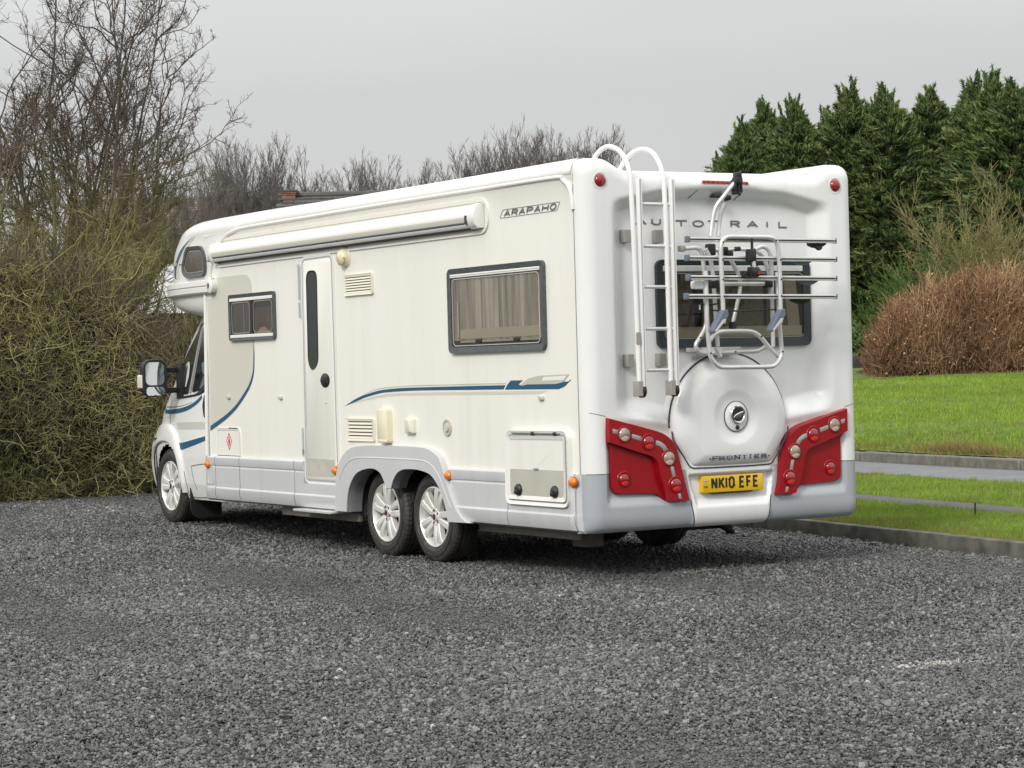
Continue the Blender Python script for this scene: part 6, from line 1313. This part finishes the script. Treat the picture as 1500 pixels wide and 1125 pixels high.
tw = Twig(); tw.add(grow(st, np.stack([rng.normal(0, .15, k), rng.normal(0, .15, k), np.ones(k)], 1), np.maximum(hm*.95, .1), 5, .07), np.full(k, .012), np.full(k, .004), .25+.15*rng.normal(0, 1, k)); tw.build('stems', BROWN, bh)
# pale bare shrub behind
STRAW = tint_mat('straw_twig', [(0, (.16, .13, .07)), (.5, (.25, .22, .09)), (1, (.36, .33, .19))], .9)
def fan_shrub(name, label, px, py0, d, k0, H, spread, m, tint, cat='shrub', lv=((10, .4, .5, 6), (7, .42, .55, 4)), rad=.03):
    c = at(px, py0, d); root = thing(name, label, cat, (c.x, c.y, c.z)); a = rng.uniform(0, 2*PI, k0); s_ = np.sqrt(rng.random(k0))
    st = np.array([c.x, c.y, c.z])+np.stack([np.cos(a)*.4, np.sin(a)*.4, 0*a], 1); dr = np.stack([np.cos(a)*spread*s_, np.sin(a)*spread*s_, np.ones(k0)], 1)
    P0 = grow(st, dr, H*rng.uniform(.6, 1.1, k0), 9, .10, .0); tw = Twig(); tw.add(P0, np.full(k0, rad), np.full(k0, .006), tint, 4); tw.build('stems', m, root); tw = Twig(); cur = P0
    for per, lf, ang, K in lv:
        s0, d0, l0, t_, _i = spawn(cur, per, .25, 1, ang, K, lf); cur = grow(s0, d0, l0, K, .14, .05); tw.add(cur, np.full(len(cur), .007), np.full(len(cur), .004), tint+rng.normal(0, .2, len(cur)))
    tw.build('twigs', m, root); return root
fan_shrub('bare_shrub', 'straw coloured bare shrub rising behind the brown hedge at the right edge', 1440, 500, 54, 22, 3.6, .75, STRAW, .55)
fan_shrub('bare_shrub', 'yellow green twiggy shrub behind the right end of the brown hedge', 1475, 480, 53.5, 30, 2.2, .8, tint_mat('olive_twig', [(0, (.10, .11, .03)), (.5, (.17, .18, .045)), (1, (.26, .25, .09))], .9), .5)
GREENT = tint_mat('broom_green', [(0, (.03, .06, .015)), (.5, (.07, .13, .03)), (1, (.14, .22, .06))], .8)
fan_shrub('broom_bush', 'bright green broom bush peeking over the shoulder of the brown hedge', 1375, 520, 53.4, 120, 2.15, .55, GREENT, .55, lv=((16, .35, .35, 4),), rad=.010)
fan_shrub('broom_bush', 'small green broom sprig at the left shoulder of the brown hedge', 1318, 520, 53.2, 60, 1.3, .6, GREENT, .5, lv=((14, .35, .4, 4),), rad=.008)
def undergrowth(px, py0, d, label, Rr, Hh, tint):
    c = at(px, py0, d); root = thing('evergreen_bush', label, 'bush', (c.x, c.y, c.z)); k = 5200
    v_ = norm(rng.normal(0, 1, (k, 3))); rr = rng.random(k)[:, None]**.4; ctr = v_*rr*np.array([Rr, Rr, Hh]); ctr = ctr[ctr[:, 2] > -.1*Hh]; k = len(ctr); ctr = ctr+np.array([c.x, c.y, c.z])
    d_ = norm(rng.normal(0, 1, (k, 3))+np.array([0, 0, .4])); s_ = norm(np.cross(d_, rng.normal(0, 1, (k, 3)))); L_ = rng.uniform(.05, .10, (k, 1)); B_ = rng.uniform(.025, .045, (k, 1))
    V = np.stack([ctr-d_*L_, ctr+s_*B_, ctr+d_*L_, ctr-s_*B_], 1).reshape(-1, 3); np_mesh('foliage', V, np.arange(len(V)).reshape(-1, 4), GREENT if tint else CON, root, tint=np.repeat(np.clip(rng.normal(.4, .2, k), 0, 1), 4))
    tw = Twig(); tw.add(grow(np.tile(np.array([c.x, c.y, c.z-.1]), (24, 1)), rng.normal(0, 1, (24, 3))*.8+np.array([0, 0, 1.2]), np.full(24, Hh*.9), 4, .1), np.full(24, .02), np.full(24, .006), .3); tw.build('stems', BROWN, root)
undergrowth(1262, 525, 59, 'low olive bush between the motorhome edge and the brown hedge', 1.0, .8, 0)
undergrowth(1290, 528, 60, 'dark low bush at the foot of the conifers behind the brown hedge end', .9, .9, 0)
undergrowth(1225, 520, 61, 'dark bush at the conifers foot mostly hidden by the motorhome', 1.2, 1.0, 0)
# low dark bank at the lawn's far edge, molehills, stake
SOIL = mat('dark_soil', (.045, .033, .024), .95, col2=(.025, .019, .014), vscale=12, bump=.6, bscale=30)
c0, c1 = at(1170, 532, 56), at(1297, 533, 57); bank = MB()
rows = []
for f in np.linspace(0, 1, 24):
    p = c0.lerp(c1, f); gzz = float(gz_at(p.x, p.y)); q = 1+.15*math.sin(f*31)
    rows.append([(p.x+ay_*A2[0], p.y+ay_*A2[1], gzz+zz*q) for ay_, zz in ((-.35, -.05), (-.25, .16), (-.1, .24), (.2, .25), (.5, -.05))])
bank.grid(rows); bo = obj('soil_bank', bank, SOIL, None, sharp=60); tag(bo, kind='structure')
for px_, py_, d_, r_, lb in ((1291, 541, 53, .26, 'flat dark molehill nearest the conifers on the far lawn'), (1283, 552, 51, .15, 'small dark molehill beside the brown hedge corner')):
    p = at(px_, py_, d_); gzz = float(gz_at(p.x, p.y)); mb = MB(); rows = []
    for t_, zz in ((1, -.03), (.8, .04), (.5, .08), (.2, .10), (.01, .105)): rows.append([(p.x+r_*t_*math.cos(a)*(1+.2*math.sin(3*a+px_)), p.y+r_*t_*math.sin(a)*(1+.2*math.cos(2*a)), gzz+zz*(1+.2*math.sin(a*2))) for a in np.linspace(0, 2*PI, 18, endpoint=False)])
    mb.grid(rows, True); tag(obj('molehill', mb, SOIL, None, sharp=60), lb, 'molehill', 'molehills on the lawn')
p = (5.08, 1.80); mb = MB(); mb.tube([(p[0], p[1], .05), (p[0]+.004, p[1], .215)], .0085, 6); tag(obj('stake', mb, mat('stake_black', (.02, .02, .02), .6), None), 'thin dark stake stuck in the grass beside the narrow path', 'stake')
# rough tussock on the far kerb
k = 700; a = rng.normal(0, 1, k); n_ = 9.75+np.abs(rng.normal(0, .12, k)); c = at(1365, 658, 28.6); tq = np.array([c.x, c.y])@E_AL + a*.55; P_ = np.outer(n_, E_N)+np.outer(tq, E_AL)
b4 = blades('dry_grass', P_, gz_lawn(n_, tq), .17, .006, rng.normal(.02, .06, k), lean=1.1); tag(b4, 'dry straw coloured grass tuft overhanging the road kerb', 'grass', kind='stuff')
